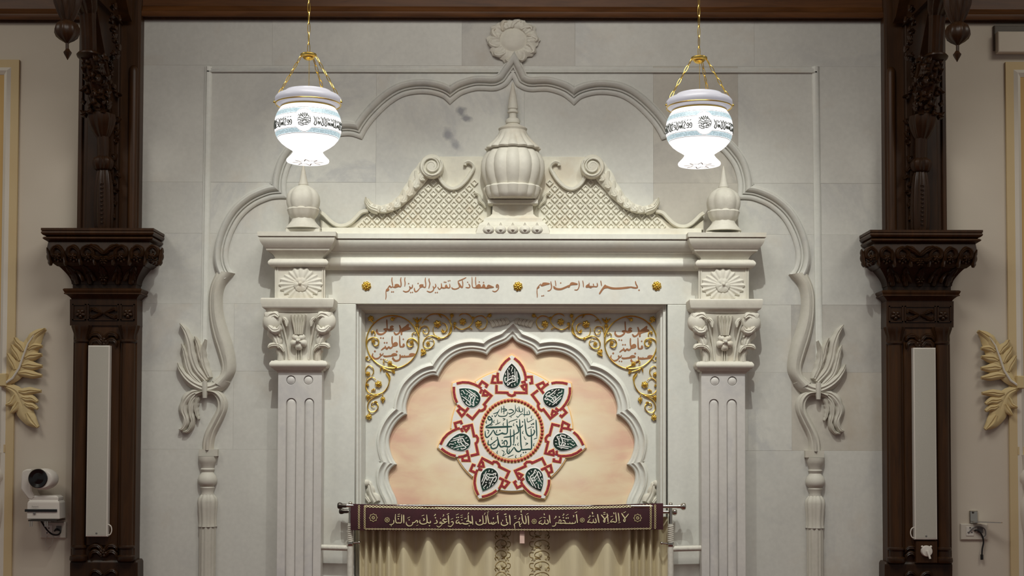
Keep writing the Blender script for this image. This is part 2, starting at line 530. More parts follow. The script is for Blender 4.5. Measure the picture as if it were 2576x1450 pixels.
def flower(mb, cx, cy, R, npet, y0, h, boss=0.25, ry=None, rot=0.0, depth=0.3, nr=6, ripple=0):
    """petalled relief rosette, pixel centre and radius, relief h metres"""
    ry = ry or R; na = max(npet * 6, ripple * 5); rows = []
    for i in range(nr + 2):
        rho = min(i, nr) / nr; row = []
        for j in range(na):
            th = 2 * PI * j / na + rot
            pet = abs(math.cos(npet * (th - rot) / 2))
            rim = 1 - depth + depth * pet ** 0.6
            if ripple: rim += 0.05 * math.cos(ripple * (th - rot))
            r = rho * rim
            hh = h * (0.35 + 0.65 * math.sin(PI * min(1, rho * 0.95)) * (0.55 + 0.45 * pet)) if rho > boss else h * (0.9 + 0.35 * math.cos(PI / 2 * rho / boss))
            if ripple: hh += h * 0.18 * rho * math.cos(ripple * (th - rot))
            if i == nr + 1: hh = 0
            x, z = W(cx + R * r * math.cos(th), cy + ry * r * math.sin(th), y0)
            row.append((x, y0 - hh, z))
        rows.append(row)
    return mb.grid(rows, True, True)

def leaf(mb, spine, hw, y0, h, lobes=4, amp=0.3, m=4, n=5, lift=0.0, tiph=None, groove=0.25, both=(1, 1), edge=0.25):
    """carved acanthus leaf along a pixel spine; hw = half widths px at the spine points; relief h metres"""
    P_ = cat(spine, n); k = len(P_); rows = []
    for i, p in enumerate(P_):
        t = i / (k - 1)
        f = t * (len(hw) - 1); a = int(min(f, len(hw) - 2)); w = hw[a] + (hw[a + 1] - hw[a]) * (f - a)
        tg = (P_[min(i + 1, k - 1)] - P_[max(i - 1, 0)]).normalized(); nn = Vector((-tg.y, tg.x))
        lb = 1 - amp + amp * abs(math.sin(PI * lobes * t)) if lobes else 1.0
        hh = h * (1 if tiph is None else (1 - t) + tiph / h * t)
        row = []
        for j in range(-m - 1, m + 2):
            s = max(-m, min(m, j)) / m
            we = w * (lb if abs(s) > 0.5 else 1.0) * (both[0] if s < 0 else both[1])
            q = p + nn * (s * we) - tg * (abs(s) ** 1.5 * w * 0.25)
            rise = hh * (edge + (1 - edge) * (1 - s * s)) * (1 - groove * math.exp(-(s / 0.16) ** 2))
            if lobes: rise *= 1 - 0.22 * abs(s) * (1 - abs(math.sin(PI * lobes * t)))
            rise += lift * t * t
            if abs(j) == m + 1: rise = 0
            x, z = W(q.x, q.y, y0)
            row.append((x, y0 - rise, z))
        rows.append(row)
    mb.grid(rows)
    for r in (rows[0], rows[-1]):
        mb.add([r[0], *r[1:-1], r[-1]], [tuple(range(len(r)))])
    return mb

def ink(mb, strokes, ox, oy, sc, y0, t=0.0015, fn=None, wmul=1.0):
    """calligraphy: ('s', width, points) pen strokes, ('p', points) filled shapes, ('d', r, points) dots; traced at zoom sc from (ox, oy)"""
    fn = fn or (lambda x, y: W(x, y, y0))
    def w3(x, y, d):
        q = fn(x, y)
        return (q[0], y0 + d, q[1]) if len(q) == 2 else (q[0] - q[3] * d, q[1] - q[4] * d, q[2] - q[5] * d)
    tt = [t]
    def fill(poly):
        poly = [(ox + p[0] / sc, oy + p[1] / sc) for p in poly]
        tri = tessellate_polygon([[Vector((p[0], p[1], 0)) for p in poly]])
        nonlocal_t = tt[0]
        top = [w3(p[0], p[1], -nonlocal_t) for p in poly]; bot = [w3(p[0], p[1], 0) for p in poly]
        mb.add(top, tri); mb.grid([top, bot], True)
    t0 = t
    for si, st in enumerate(strokes):
        t = t0 * (1 + 0.02 * (si % 25) + 0.5 * (st[0] == 'p')); tt[0] = t
        if st[0] == 'p': fill(cat([(p[0], p[1]) for p in st[1]], 3, True)); continue
        if st[0] == 'd':
            for p in st[2]:
                r = st[1]; fill([(p[0] - r * 0.9, p[1] + r * 0.1), (p[0] - r * 0.1, p[1] - r), (p[0] + r * 0.9, p[1] - r * 0.1), (p[0] + r * 0.1, p[1] + r)])
            continue
        wd = st[1] * wmul; pts = cat(st[2], 5); k = len(pts); rows = []
        for i, p in enumerate(pts):
            tg = (pts[min(i + 1, k - 1)] - pts[max(i - 1, 0)])
            if tg.length < 1e-6: tg = Vector((1, 0))
            tg.normalize(); nn = Vector((-tg.y, tg.x))
            e = min(i, k - 1 - i) / max(1, (k - 1) * 0.16)
            w = wd * 0.5 * (0.55 + 0.45 * min(1, e)) * (0.80 + 0.25 * abs(tg.x * 0.77 + tg.y * 0.64))
            a = p + nn * w; b = p - nn * w
            A = (ox + a.x / sc, oy + a.y / sc); B = (ox + b.x / sc, oy + b.y / sc)
            rows.append([w3(*A, 0), w3(*A, -t), w3(*B, -t), w3(*B, 0)])
        mb.grid(rows)
        for r in (rows[0], rows[-1]): mb.add(r, [(0, 1, 2, 3)])
    return mb

def ink_parts(strokes, ox, oy, sc, y0, name, mat, parent, thr, t=0.0012, fn=None):
    """the same, one part for each run of joined pen strokes; dots go with the nearest run"""
    pts = [st[-1] for st in strokes]; par = list(range(len(strokes)))
    def find(i):
        while par[i] != i: i = par[i]
        return i
    def gap(a, b): return min((p[0] - q[0]) ** 2 + (p[1] - q[1]) ** 2 for p in a for q in b) ** 0.5
    dense = [[tuple(q) for q in cat(p, 4)] if len(p) > 1 else p for p in pts]
    for i in range(len(strokes)):
        for j in range(i):
            if strokes[i][0] != 'd' and strokes[j][0] != 'd' and gap(dense[i], dense[j]) < thr: par[find(i)] = find(j)
    groups = {}
    for i, st in enumerate(strokes):
        if st[0] != 'd': groups.setdefault(find(i), []).append(i)
    runs = {k: [strokes[i] for i in v] for k, v in groups.items()}
    for st in strokes:
        if st[0] == 'd':
            for p in st[2]:
                k = min(groups, key=lambda g: min(gap([p], dense[i]) for i in groups[g]))
                runs[k].append(('d', st[1], [p]))
    for r in runs.values():
        m = MB(); ink(m, r, ox, oy, sc, y0, t, fn); m.build(name, mat, parent)
# ------------------------------------------------------------------ the setting
def base_z(py, y=0): return max(0.0, ZR(py, y))
ZTOP = 4.7
floor = struct(MB().box(-4.6, 4.6, -9.0, 0.3, -0.1, 0.0).build('floor', 'floor_carpet'))
ceiling = struct(MB().box(-4.6, 4.6, -9.0, 0.3, ZTOP, ZTOP + 0.1).build('ceiling', 'ceiling_paint'))
NX0, NX1 = XC(893, 0, 1000), XC(1677, 0, 1000)      # niche opening
NZ1 = ZR(764)
XL, XR = XC(352, 0, 900), XC(2222, 0, 900)          # marble field
mb = MB()
mb.box(XL - 0.3, NX0, 0.022, 0.3, 0, ZTOP); mb.box(NX1, XR + 0.3, 0.022, 0.3, 0, ZTOP)
mb.box(NX0, NX1, 0.022, 0.3, NZ1, ZTOP); mb.box(NX0, NX1, 0.2, 0.3, 0, NZ1)
wall = struct(mb.build('wall_back', 'marble_grey'))
def course(y0, y1, xs, mats, last=False):
    for (a, b), m in zip(zip(xs, xs[1:]), mats):
        if m is None: continue
        x0, z1 = XC(a, 0, 700), ZR(y0); x1, z0 = XC(b, 0, 700), (ZR(y1) if not last else 0.0)
        g = 0.0001
        x0 = max(x0, XL - 0.02); x1 = min(x1, XR + 0.02)
        o = MB().box(x0 + g, x1 - g, random.uniform(-0.0008, 0.0004), 0.021, z0 + g, z1 - g, 0.0006).build('marble_slab', m, wall)
w_, g_, b_ = 'marble_wall', 'marble_grey', 'marble_brown'
k_ = 0.045 * 0.5                                     # the noise mix shifts the lookup by this much
def sp(px, py): x, z = W(px, py); return (x * 0.955 + k_, z * 0.955 + k_)
stain('marble_stained', 'marble_wall', [(sp(1160, 280), (0.030, 0.026), 0.3, srgb(120, 120, 128), 0.75), (sp(1172, 298), (0.034, 0.020), 0.5, srgb(122, 122, 130), 0.75), (sp(1128, 338), (0.030, 0.046), -0.4, srgb(126, 126, 136), 0.7), (sp(1146, 364), (0.022, 0.034), -0.4, srgb(132, 132, 140), 0.6)])
course(-60, 166, [340, 680, 1160, 1446, 1900, 2240], [w_, w_, g_, w_, w_])
course(166, 460, [340, 522, 944, 1318, 1644, 1858, 2062, 2240], [w_, w_, 'marble_stained', w_, b_, w_, w_])
course(460, 589, [340, 522, 944, 1644, 1858, 2062, 2240], [w_, w_, w_, b_, w_, w_])
course(589, 766, [340, 522, 700, 893, 1677, 1870, 2062, 2240], [w_, w_, w_, w_, w_, w_, w_])
course(766, 936, [340, 590, 700, 893, 1677, 1880, 1990, 2240], [w_, w_, w_, None, w_, w_, g_])
course(936, 1133, [340, 590, 700, 893, 1677, 1880, 1990, 2240], [w_, w_, w_, None, w_, w_, b_])
course(1133, 1500, [340, 545, 893, 1677, 2045, 2240], [w_, w_, None, w_, w_])
course(1500, 2000, [340, 893, 1677, 2240], [w_, None, w_], True)
struct(MB().box(-4.6, XL - 0.001, 0.0, 0.3, 0, ZTOP).build('wall_left', 'plaster_wall'))
struct(MB().box(XR + 0.001, 4.6, 0.0, 0.3, 0, ZTOP).build('wall_right', 'plaster_wall'))

# ceiling beams along the wall
def beam(name, xa, xb, yb, label, row):
    z = ZR(row); r = [(0.0, -0.09), (0.0, -0.097), (0.010, -0.102), (0.024, -0.102), (0.028, -0.096), (0.036, -0.092), (0.05, -0.088), (0.056, -0.082), (0.5, -0.082)]
    t = thing(name, label, 'beam', ((xa + xb) / 2, 0, z))
    m = MB(); m.box(xa, xb, -0.03, -0.001, z + 0.004, z + 0.5)
    m.build('beam_core', 'beam_wood', t)
    m = MB(); m.grid([[(x, -0.02 if i == 0 else p[1] + 0.05, z + p[0]) for i, p in enumerate([(0.0, 0)] + r)] for x in (xa, xb)])
    m.build('beam_moulding', 'beam_wood', t)
    m = MB(); m.box(xa, xb, -0.022, -0.0015, z - 0.008, z + 0.004, 0.004); m.build('cover_strip', 'dark_wood', t)
    return t
beam('wooden_beam', XC(330), XC(2244), 0, 'long brown wooden ceiling beam above the marble niche wall', 49)
beam('wooden_beam', -4.5, XC(205), 0, 'brown wooden ceiling beam above the wall with the white camera', 57)
beam('wooden_beam', XC(2372), 4.5, 0, 'brown wooden ceiling beam above the wall with the empty metal bracket', 53)

# ------------------------------------------------------------------ niche
def both(fn):
    global SIDE
    for sd in (1, -1):
        SIDE = sd; fn(sd)
    SIDE = 1
JY = -0.03                                            # face of the flat marble round the niche
PY = 0.085                                            # face of the cusped panel
NS = thing('niche_surround', 'white marble niche surround with inscribed frieze and moulded recess', 'niche', (0, 0, 0))
m = MB(); x0, x1 = XC(808, JY, 1000), XC(894, JY, 1000)
m.box(x0, x1, JY, -0.002, 0, ZR(766, JY), 0.003)
m.build('jamb', 'marble_white', NS); m.build('jamb', 'marble_white', NS, mirror=-1)
m = MB(); m.box(XC(806, JY), XC(1768, JY), JY, -0.0015, ZR(766, JY) + 0.0008, ZR(681, JY), 0.002)
frieze = m.build('frieze', 'marble_white', NS)
# stepped reveal of the opening
pr = [(0, 0.0), (0, -0.03), (-8, -0.032), (-10, -0.05), (-16, -0.056), (-18, -0.075), (-26, -0.095), (-26, -0.12)]
m = MB()
sweep(m, [[(894, 1500), (894, 765)], [(894, 765), (1676, 765)], [(1676, 765), (1676, 1500)]], [(-u * 0.74, h) for u, h in pr], JY, 1, endcaps=False)
m.build('reveal_moulding', 'marble_white', NS)
ARCH = [[(1289, 849), (1275, 861), (1252, 871), (1237, 879), (1225, 894)],
        [(1225, 894), (1210, 888), (1185, 885), (1160, 889), (1138, 900), (1121, 916), (1108, 936), (1102, 948)],
        [(1102, 948), (1088, 945), (1068, 952), (1049, 966), (1034, 983), (1025, 1005), (1021, 1025), (1023, 1043)],
        [(1023, 1043), (1011, 1050), (996, 1065), (984, 1086), (978, 1108), (980, 1131), (987, 1153), (997, 1169)],
        [(997, 1169), (984, 1179), (977, 1192), (977, 1210), (983, 1229), (992, 1248), (998, 1266), (1003, 1300)]]
CXA = 1289
ARCHR = [[(2 * CXA - 3 - p[0], p[1]) for p in reversed(L)] for L in reversed(ARCH)]
ARCHR[-1][-1] = (1289, 849)
FULL = ARCHR + ARCH                                   # right springing -> apex -> left springing
def arch_pts(off=0):
    out = []
    for L in FULL: out += [(p.x, p.y) for p in cat(L, 5)][:-1]
    return out
OFF = 31
prf = [(OFF + 3, 0.0), (OFF, 0.001), (OFF - 2, 0.008), (OFF - 7, 0.012), (OFF - 9, 0.004), (OFF - 11, -0.004), (OFF - 15, -0.012), (OFF - 17, -0.010),
       (OFF - 20, -0.006), (OFF - 22, -0.016), (OFF - 24, -0.026), (OFF - 27, -0.026), (OFF - 29, -0.03), (1, -0.038), (0, -0.046), (0, -0.085)]
prf = [(u, h if h > 0 else h * 0.44) for u, h in prf]
PANEL = thing('cusped_arch_panel', 'white marble panel cut as a cusped arch inside the niche', 'arch', (0, PY, 0))
m = MB(); sweep(m, FULL, prf, PY, 1, 6, endcaps=False)
m.build('arch_moulding', 'marble_white', PANEL)
# face of the panel: offset outline of the arch as the lower boundary
def offset_outline(off):
    pts = []
    for k, L in enumerate(FULL):
        p = cat(L, 5)
        for i, q in enumerate(p):
            t = (p[min(i + 1, len(p) - 1)] - p[max(i - 1, 0)]).normalized()
            w = q + Vector((-t.y, t.x)) * off
            pts.append((k, q, w, t))
    res = []
    mits = []
    for a, b in zip(FULL, FULL[1:]):
        pa, pb = cat(a, 5), cat(b, 5)
        t1 = (pa[-1] - pa[-2]).normalized(); t2 = (pb[1] - pb[0]).normalized()
        d = (Vector((-t1.y, t1.x)) + Vector((-t2.y, t2.x))).normalized()
        mits.append((pa[-1], Vector((-d.y, d.x))))
    for k, q, w, t in pts:
        ref = Vector(FULL[k][len(FULL[k]) // 2]); ok = True
        for j in (k - 1, k):
            if 0 <= j < len(mits):
                c, mm = mits[j]
                sr, sw = (ref - c).dot(mm), (w - c).dot(mm)
                if sr * sw < -1e-6 or (q - c).length < 1e-6:
                    tm = t.dot(mm)
                    if (q - c).length < 1e-6: w = w - t * (sw / tm) if abs(tm) > 0.25 else w - mm * sw
                    else: ok = False
        if ok and (not res or (Vector(res[-1]) - w).length > 0.5): res.append((w.x, w.y))
    return res
out = offset_outline(OFF)
m = MB()
poly = [(1668, 1300), (1668, 782), (908, 782), (908, 1300)]
left_end = out[-1]; right_end = out[0]
outer = [(908, 782), (1668, 782), (1668, 1300), (right_end[0], 1300)] + out + [(left_end[0], 1300), (908, 1300)]
slab(m, [wl(outer, PY)], PY, PY + 0.02, 0)
m.build('panel_face', 'marble_white', PANEL)
# back of the carved panel down to the floor (behind the curtain)
m = MB(); m.box(NX0 - 0.02, XC(1000, PY), PY + 0.001, PY + 0.03, 0, ZR(1298, PY)); m.box(XC(1578, PY), NX1 + 0.02, PY + 0.001, PY + 0.03, 0, ZR(1298, PY))
m.build('panel_foot', 'marble_white', PANEL)
# small carved leaves in the lower corners and beside the apex
def corner_leaf(sd):
    m = MB()
    leaf(m, [(946, 1262), (934, 1240), (930, 1222), (921, 1212)], [16, 13, 10, 6], PY, 0.02, 3, 0.35)
    leaf(m, [(930, 1264), (920, 1250), (914, 1238)], [7, 6, 3], PY, 0.015, 2, 0.3)
    m.ball((*[XC(922, PY, 1216)], PY - 0.012, ZR(1216, PY)), 0.018, 0.012, 0.018)
    m.build('corner_leaf', 'marble_carved', PANEL)
    m = MB()
    for k in range(5):
        leaf(m, [(1278 - k * 9, 815 + k * 1.6), (1274 - k * 9, 806 + k * 1.5), (1268 - k * 9, 801 + k * 1.5)], [6, 7, 3], PY, 0.016, 2, 0.3)
    m.build('apex_leaf', 'marble_carved', PANEL)
both(corner_leaf)
# painted board behind the arch
PB = PY + 0.039
m = MB(); slab(m, [wl([(940, 820), (1640, 820), (1640, 1330), (940, 1330)], PB)], PB, PB + 0.02, 0)
tag(m.build('painted_board', 'painted_panel'), 'peach and cream painted board behind the cusped marble arch', 'painted panel')

# ------------------------------------------------------------------ star medallion on the board
CX, CY = 1287.5, 1084.0
MY = PB - 0.014
MED = thing('star_medallion', 'seven-pointed red and white calligraphy medallion on the painted board', 'medallion', P(CX, CY, PB))
def pol(u, v, k):
    a = -2 * PI * k / 7
    return (CX + u * math.cos(a) - v * math.sin(a) * -1 * -1, CY - (u * math.sin(a) + v * math.cos(a)))
def rotk(u, v, k):
    a = 2 * PI * k / 7                       # counter-clockwise as seen
    x = u * math.cos(a) - v * math.sin(a); y = u * math.sin(a) + v * math.cos(a)
    return (CX + x, CY - y)
PET = [(-34, 128), (-36, 140), (-33, 152), (-25, 168), (-14, 181), (0, 190), (14, 181), (25, 168), (33, 152), (36, 140), (34, 128)]
def plate_outline(grow=0):
    pts = []
    for k in range(7):
        for u, v in reversed(PET):
            s = 1 + grow / 190
            pts.append(rotk(u * s, v * s, k))
        a0 = 90 + k * 360 / 7 + 14.5; a1 = 90 + (k + 1) * 360 / 7 - 14.5
        for i in range(7):
            a = math.radians(a0 + (a1 - a0) * i / 6); r = 152 + grow
            pts.append((CX + r * math.cos(a), CY - r * math.sin(a)))
    return pts
m = MB(); slab(m, [wl(plate_outline(3.2), MY + 0.004)], MY + 0.004, PB - 0.0005, 0.001); m.build('plate_rim', 'gold_line', MED)
m = MB(); slab(m, [wl(plate_outline(0), MY)], MY, MY + 0.004, 0.0008); m.build('star_plate', 'medallion_white', MED)
m = MB(); slab(m, [wl(circ(CX, CY, 82, n=64), MY)], MY - 0.0012, MY, 0.0004); m.build('ring_line', 'gold_line', MED)
m = MB(); slab(m, [wl(circ(CX, CY, 70.5, n=64), MY)], MY - 0.002, MY, 0.0004); disc = m.build('centre_disc', 'medallion_cream', MED)
bead = None
for i in range(56):
    a = 2 * PI * i / 56; x, z = W(CX + 76.5 * math.cos(a), CY + 76.5 * math.sin(a), MY)
    if bead is None:
        bead = MB().ball((0, 0, 0), 0.0078, 0.006, 0.0078, 8, 6).build('ring_bead', 'red_bead', MED); o = bead
    else:
        o = bead.copy(); COL.objects.link(o)
    o.location = (x, MY - 0.003, z)
BANDS = [[(-4.5, 183), (-15, 174.5), (-25, 163), (-31, 152)], [(6, 182.5), (18, 172.5), (27, 160), (32, 147), (35, 134), (35, 126)],
         [(-35, 146), (-36, 134), (-34.5, 121), (-23, 121)], [(-36, 136), (-46, 137), (-50, 121), (-38, 120)],
         [(35, 135), (50, 135.5), (51, 120), (44, 119)], [(-38.5, 115), (-38.5, 96), (-13, 95.5), (-8, 95)], [(-12, 95), (-7, 90), (0, 87.5), (7, 90), (8, 95.5), (36.5, 95), (36.5, 119)],
         [(36, 118), (25, 112), (31, 104), (36, 103)], [(24, 121), (35, 124)]]
def ribbon(mb, pts, w, y0, t, sharp=True):
    P_ = [Vector(p) for p in pts]
    n = len(P_); A = []; B = []
    for i, p in enumerate(P_):
        t1 = (P_[i] - P_[i - 1]).normalized() if i else (P_[1] - P_[0]).normalized()
        t2 = (P_[i + 1] - P_[i]).normalized() if i < n - 1 else t1
        n1 = Vector((-t1.y, t1.x)); n2 = Vector((-t2.y, t2.x)); mm = (n1 + n2)
        mm = mm.normalized() if mm.length > 1e-5 else n1
        k = min(1 / max(mm.dot(n1), 0.45), 1.8)
        A.append(p + mm * w / 2 * k); B.append(p - mm * w / 2 * k)
    rows = []
    for a, b in zip(A, B):
        xa, za = W(a.x, a.y, y0); xb, zb = W(b.x, b.y, y0)
        rows.append([(xa, y0, za), (xa * 0.85 + xb * 0.15, y0 - t, za * 0.85 + zb * 0.15), (xa * 0.15 + xb * 0.85, y0 - t, za * 0.15 + zb * 0.85), (xb, y0, zb)])
    mb.grid(rows)
    for r in (rows[0], rows[-1]): mb.add(r, [(0, 1, 2, 3)])
DROP = []
for i in range(13):
    t = i / 12; DROP.append((-21.6 * math.sin(PI * min(1, t ** 0.62)) ** 0.9 if 0 < t < 1 else 0, 168 - 60.5 * t))
DROPO = [(0, 169), (-8, 161), (-16, 149), (-21, 136), (-21.5, 126), (-17, 115), (-9, 109), (0, 107)]
DROPO = [(p.x, p.y) for p in cat(DROPO, 3)]
DROPO = DROPO + [(-p[0], p[1]) for p in reversed(DROPO[1:-1])]
CALL = [('s', 34, [(455, 540), (468, 700), (460, 880), (405, 950), (372, 920), (370, 800), (420, 790)]),
        ('s', 34, [(695, 500), (700, 650), (718, 870), (690, 920), (560, 960), (500, 1020), (452, 1050), (450, 960)]),
        ('s', 36, [(470, 900), (560, 835), (640, 840), (710, 850)]), ('s', 32, [(600, 840), (615, 730), (665, 745), (705, 800)]), ('s', 22, [(640, 780), (690, 790)]),
        ('s', 32, [(755, 590), (765, 720), (772, 980)]), ('s', 24, [(570, 420), (622, 460), (592, 540), (585, 600)]),
        ('s', 30, [(590, 655), (645, 630)]), ('s', 22, [(508, 640), (526, 712)]), ('s', 20, [(508, 782), (572, 745)]),
        ('s', 24, [(400, 640), (385, 690), (402, 715)]), ('s', 24, [(518, 470), (498, 510), (512, 540)]), ('d', 20, [(612, 895)]),
        ('s', 20, [(510, 940), (495, 965), (515, 980)]), ('s', 22, [(590, 1030), (600, 1090)]), ('s', 24, [(700, 990), (690, 1040), (715, 1060)]), ('s', 18, [(795, 800), (812, 850)])]
for k in range(7):
    m = MB()
    for bi, bnd in enumerate(BANDS): ribbon(m, [rotk(u, v, k) for u, v in bnd], 9.8, MY, 0.0010 + bi * 0.00004)
    m.build('petal_outline', 'gold_line', MED)
    m = MB()
    for bi, bnd in enumerate(BANDS): ribbon(m, [rotk(u, v, k) for u, v in bnd], 7.3, MY, 0.0022 + bi * 0.00008)
    m.build('petal_band', 'red_enamel', MED)
    m = MB(); slab(m, [wl([rotk(u * 1.09, 137 + (v - 137) * 1.06, k) for u, v in DROPO], MY)], MY - 0.0022, MY, 0.0006); m.build('drop_rim', 'drop_white', MED)
    m = MB(); slab(m, [wl([rotk(u, v, k) for u, v in DROPO], MY)], MY - 0.0045, MY, 0.0015); dr = m.build('green_drop', 'green_drop', MED)
    fnk = (lambda kk: (lambda x, y: W(*rotk(x, y, kk), MY)))(k)
    m = MB(); ink(m, [(s[0], s[1], [((p[0] - 595) / 13.18, 194 - p[1] / 13.18) for p in s[2]]) if s[0] != 'p' else s for s in
                      [(s[0], s[1] / 13.18, s[2]) if s[0] in 'sd' else s for s in CALL]], 0, 0, 1.0, MY - 0.0045, 0.0006, fnk)
    m.build('calligraphy', 'drop_white', dr)
# ------------------------------------------------------------------ inscriptions
T_A = [('s', 46, [(425, 290), (415, 400), (430, 520), (458, 650)]), ('s', 55, [(470, 660), (380, 695), (328, 640), (285, 690), (240, 750)]),
       ('p', [(170, 800), (240, 735), (310, 765), (290, 835), (205, 855)]), ('s', 38, [(190, 780), (176, 900), (182, 1050), (165, 1190)]),
       ('p', [(530, 585), (620, 555), (700, 585), (730, 640), (650, 680), (540, 710), (470, 690), (530, 640)]),
       ('s', 50, [(790, 290), (770, 400), (790, 560), (768, 668), (680, 660), (560, 700), (460, 690)]), ('s', 42, [(950, 290), (935, 400), (952, 520), (935, 665)]),
       ('d', 34, [(410, 880), (476, 880), (1095, 545), (1175, 905), (1250, 900), (1478, 540), (2180, 910), (2255, 905), (2540, 485), (2600, 490)]),
       ('s', 54, [(1250, 585), (1240, 700), (1150, 755), (1100, 840), (980, 882), (868, 840)]), ('s', 46, [(1130, 645), (1145, 705), (1200, 700)]),
       ('s', 50, [(1560, 715), (1450, 840), (1370, 872), (1333, 800), (1325, 715)]),
       ('p', [(1530, 600), (1600, 570), (1690, 580), (1690, 620), (1640, 640), (1710, 655), (1640, 690), (1560, 720), (1530, 660)]),
       ('s', 46, [(1775, 300), (1768, 420), (1787, 560), (1770, 690), (1690, 680), (1620, 650)]), ('s', 46, [(1925, 330), (1920, 420), (1955, 540), (1930, 660), (1908, 745)]),
       ('s', 52, [(2175, 555), (2195, 660), (2120, 740), (2080, 830), (1970, 890), (1830, 845)]), ('s', 44, [(2080, 640), (2105, 715), (2170, 715)]),
       ('s', 46, [(2418, 530), (2425, 650), (2395, 740), (2330, 770), (2268, 680)]), ('s', 50, [(2430, 690), (2520, 722), (2600, 722)])]
T_B = [('s', 50, [(0, 715), (100, 732), (200, 705), (300, 720), (350, 690), (343, 555)]), ('p', [(150, 700), (165, 610), (210, 578), (250, 640), (270, 710)]),
       ('d', 32, [(125, 485), (185, 492), (285, 440), (350, 428), (1070, 490), (1540, 478), (1715, 497)]),
       ('s', 48, [(1015, 298), (850, 378), (670, 450)]), ('s', 50, [(680, 445), (700, 540), (738, 640), (700, 722), (560, 770), (450, 742), (425, 690)]),
       ('s', 46, [(705, 500), (780, 625), (855, 705)]), ('s', 44, [(850, 400), (872, 540), (860, 695), (800, 690), (735, 640)]),
       ('s', 48, [(1108, 548), (1160, 650), (1120, 712), (985, 700)]), ('s', 38, [(1245, 270), (1250, 430), (1250, 560), (1268, 680), (1325, 722)]),
       ('s', 38, [(1395, 270), (1390, 430), (1408, 640)]), ('p', [(1390, 670), (1460, 592), (1540, 560), (1600, 620), (1580, 690), (1400, 705)]),
       ('s', 62, [(1300, 712), (1500, 718), (1700, 702), (1850, 730), (1960, 705), (2110, 692)]), ('p', [(1655, 680), (1690, 580), (1730, 560), (1768, 610), (1785, 690)]),
       ('p', [(1840, 700), (1870, 612), (1930, 590), (2050, 640), (2132, 680), (2100, 712), (1900, 735)]),
       ('s', 48, [(2290, 702), (2236, 690), (2236, 610), (2275, 588), (2316, 640), (2310, 760), (2230, 850), (2150, 872), (2072, 838)]), ('d', 24, [(2268, 650)])]
T_C = [('p', [(380, 560), (410, 510), (520, 500), (680, 528), (682, 570), (560, 600), (420, 645), (360, 652), (312, 610), (345, 585)]),
       ('s', 44, [(335, 548), (250, 640), (192, 720), (174, 800)]), ('p', [(195, 755), (215, 700), (275, 665), (262, 720)]), ('s', 36, [(178, 770), (175, 900), (186, 1000), (186, 1115)]),
       ('d', 34, [(375, 1045), (440, 1035), (1135, 520)]), ('s', 48, [(735, 455), (745, 560), (766, 650), (750, 750), (690, 822), (598, 845)]),
       ('s', 36, [(910, 418), (932, 540), (937, 655)]), ('s', 84, [(850, 645), (890, 720), (1000, 768), (1150, 768), (1300, 712), (1450, 645), (1545, 600)]),
       ('p', [(1500, 570), (1540, 510), (1600, 488), (1700, 505), (1815, 545), (1800, 592), (1650, 602), (1530, 625), (1505, 690), (1430, 702)]),
       ('s', 46, [(1865, 430), (1887, 600), (1860, 720), (1800, 800), (1688, 800)]), ('s', 38, [(2025, 422), (2050, 560), (2056, 695)])]
T_D = [('p', [(50, 660), (90, 600), (180, 560), (205, 625), (300, 642), (345, 645), (270, 732), (180, 702), (80, 710)]), ('s', 36, [(195, 510), (195, 640)]), ('s', 40, [(360, 545), (378, 640)]),
       ('s', 50, [(515, 518), (530, 620), (500, 672), (385, 665), (300, 690)]), ('s', 40, [(660, 428), (680, 520), (697, 645)]),
       ('p', [(835, 585), (900, 640), (970, 720), (900, 732), (785, 770), (640, 965), (598, 962), (610, 900), (740, 700)]),
       ('s', 84, [(840, 625), (960, 690), (1150, 738), (1400, 740), (1700, 712), (1925, 682)]), ('s', 68, [(1880, 690), (2050, 718), (2145, 715)]),
       ('s', 50, [(2065, 445), (2090, 560), (2142, 660), (2152, 735)]), ('d', 40, [(2215, 810)])]
for T, ox in ((T_A, 960), (T_B, 1110), (T_C, 1340), (T_D, 1470)): ink_parts(T, ox, 680, 16.1, JY, 'inscription', 'inscription_paint', frieze, 45)
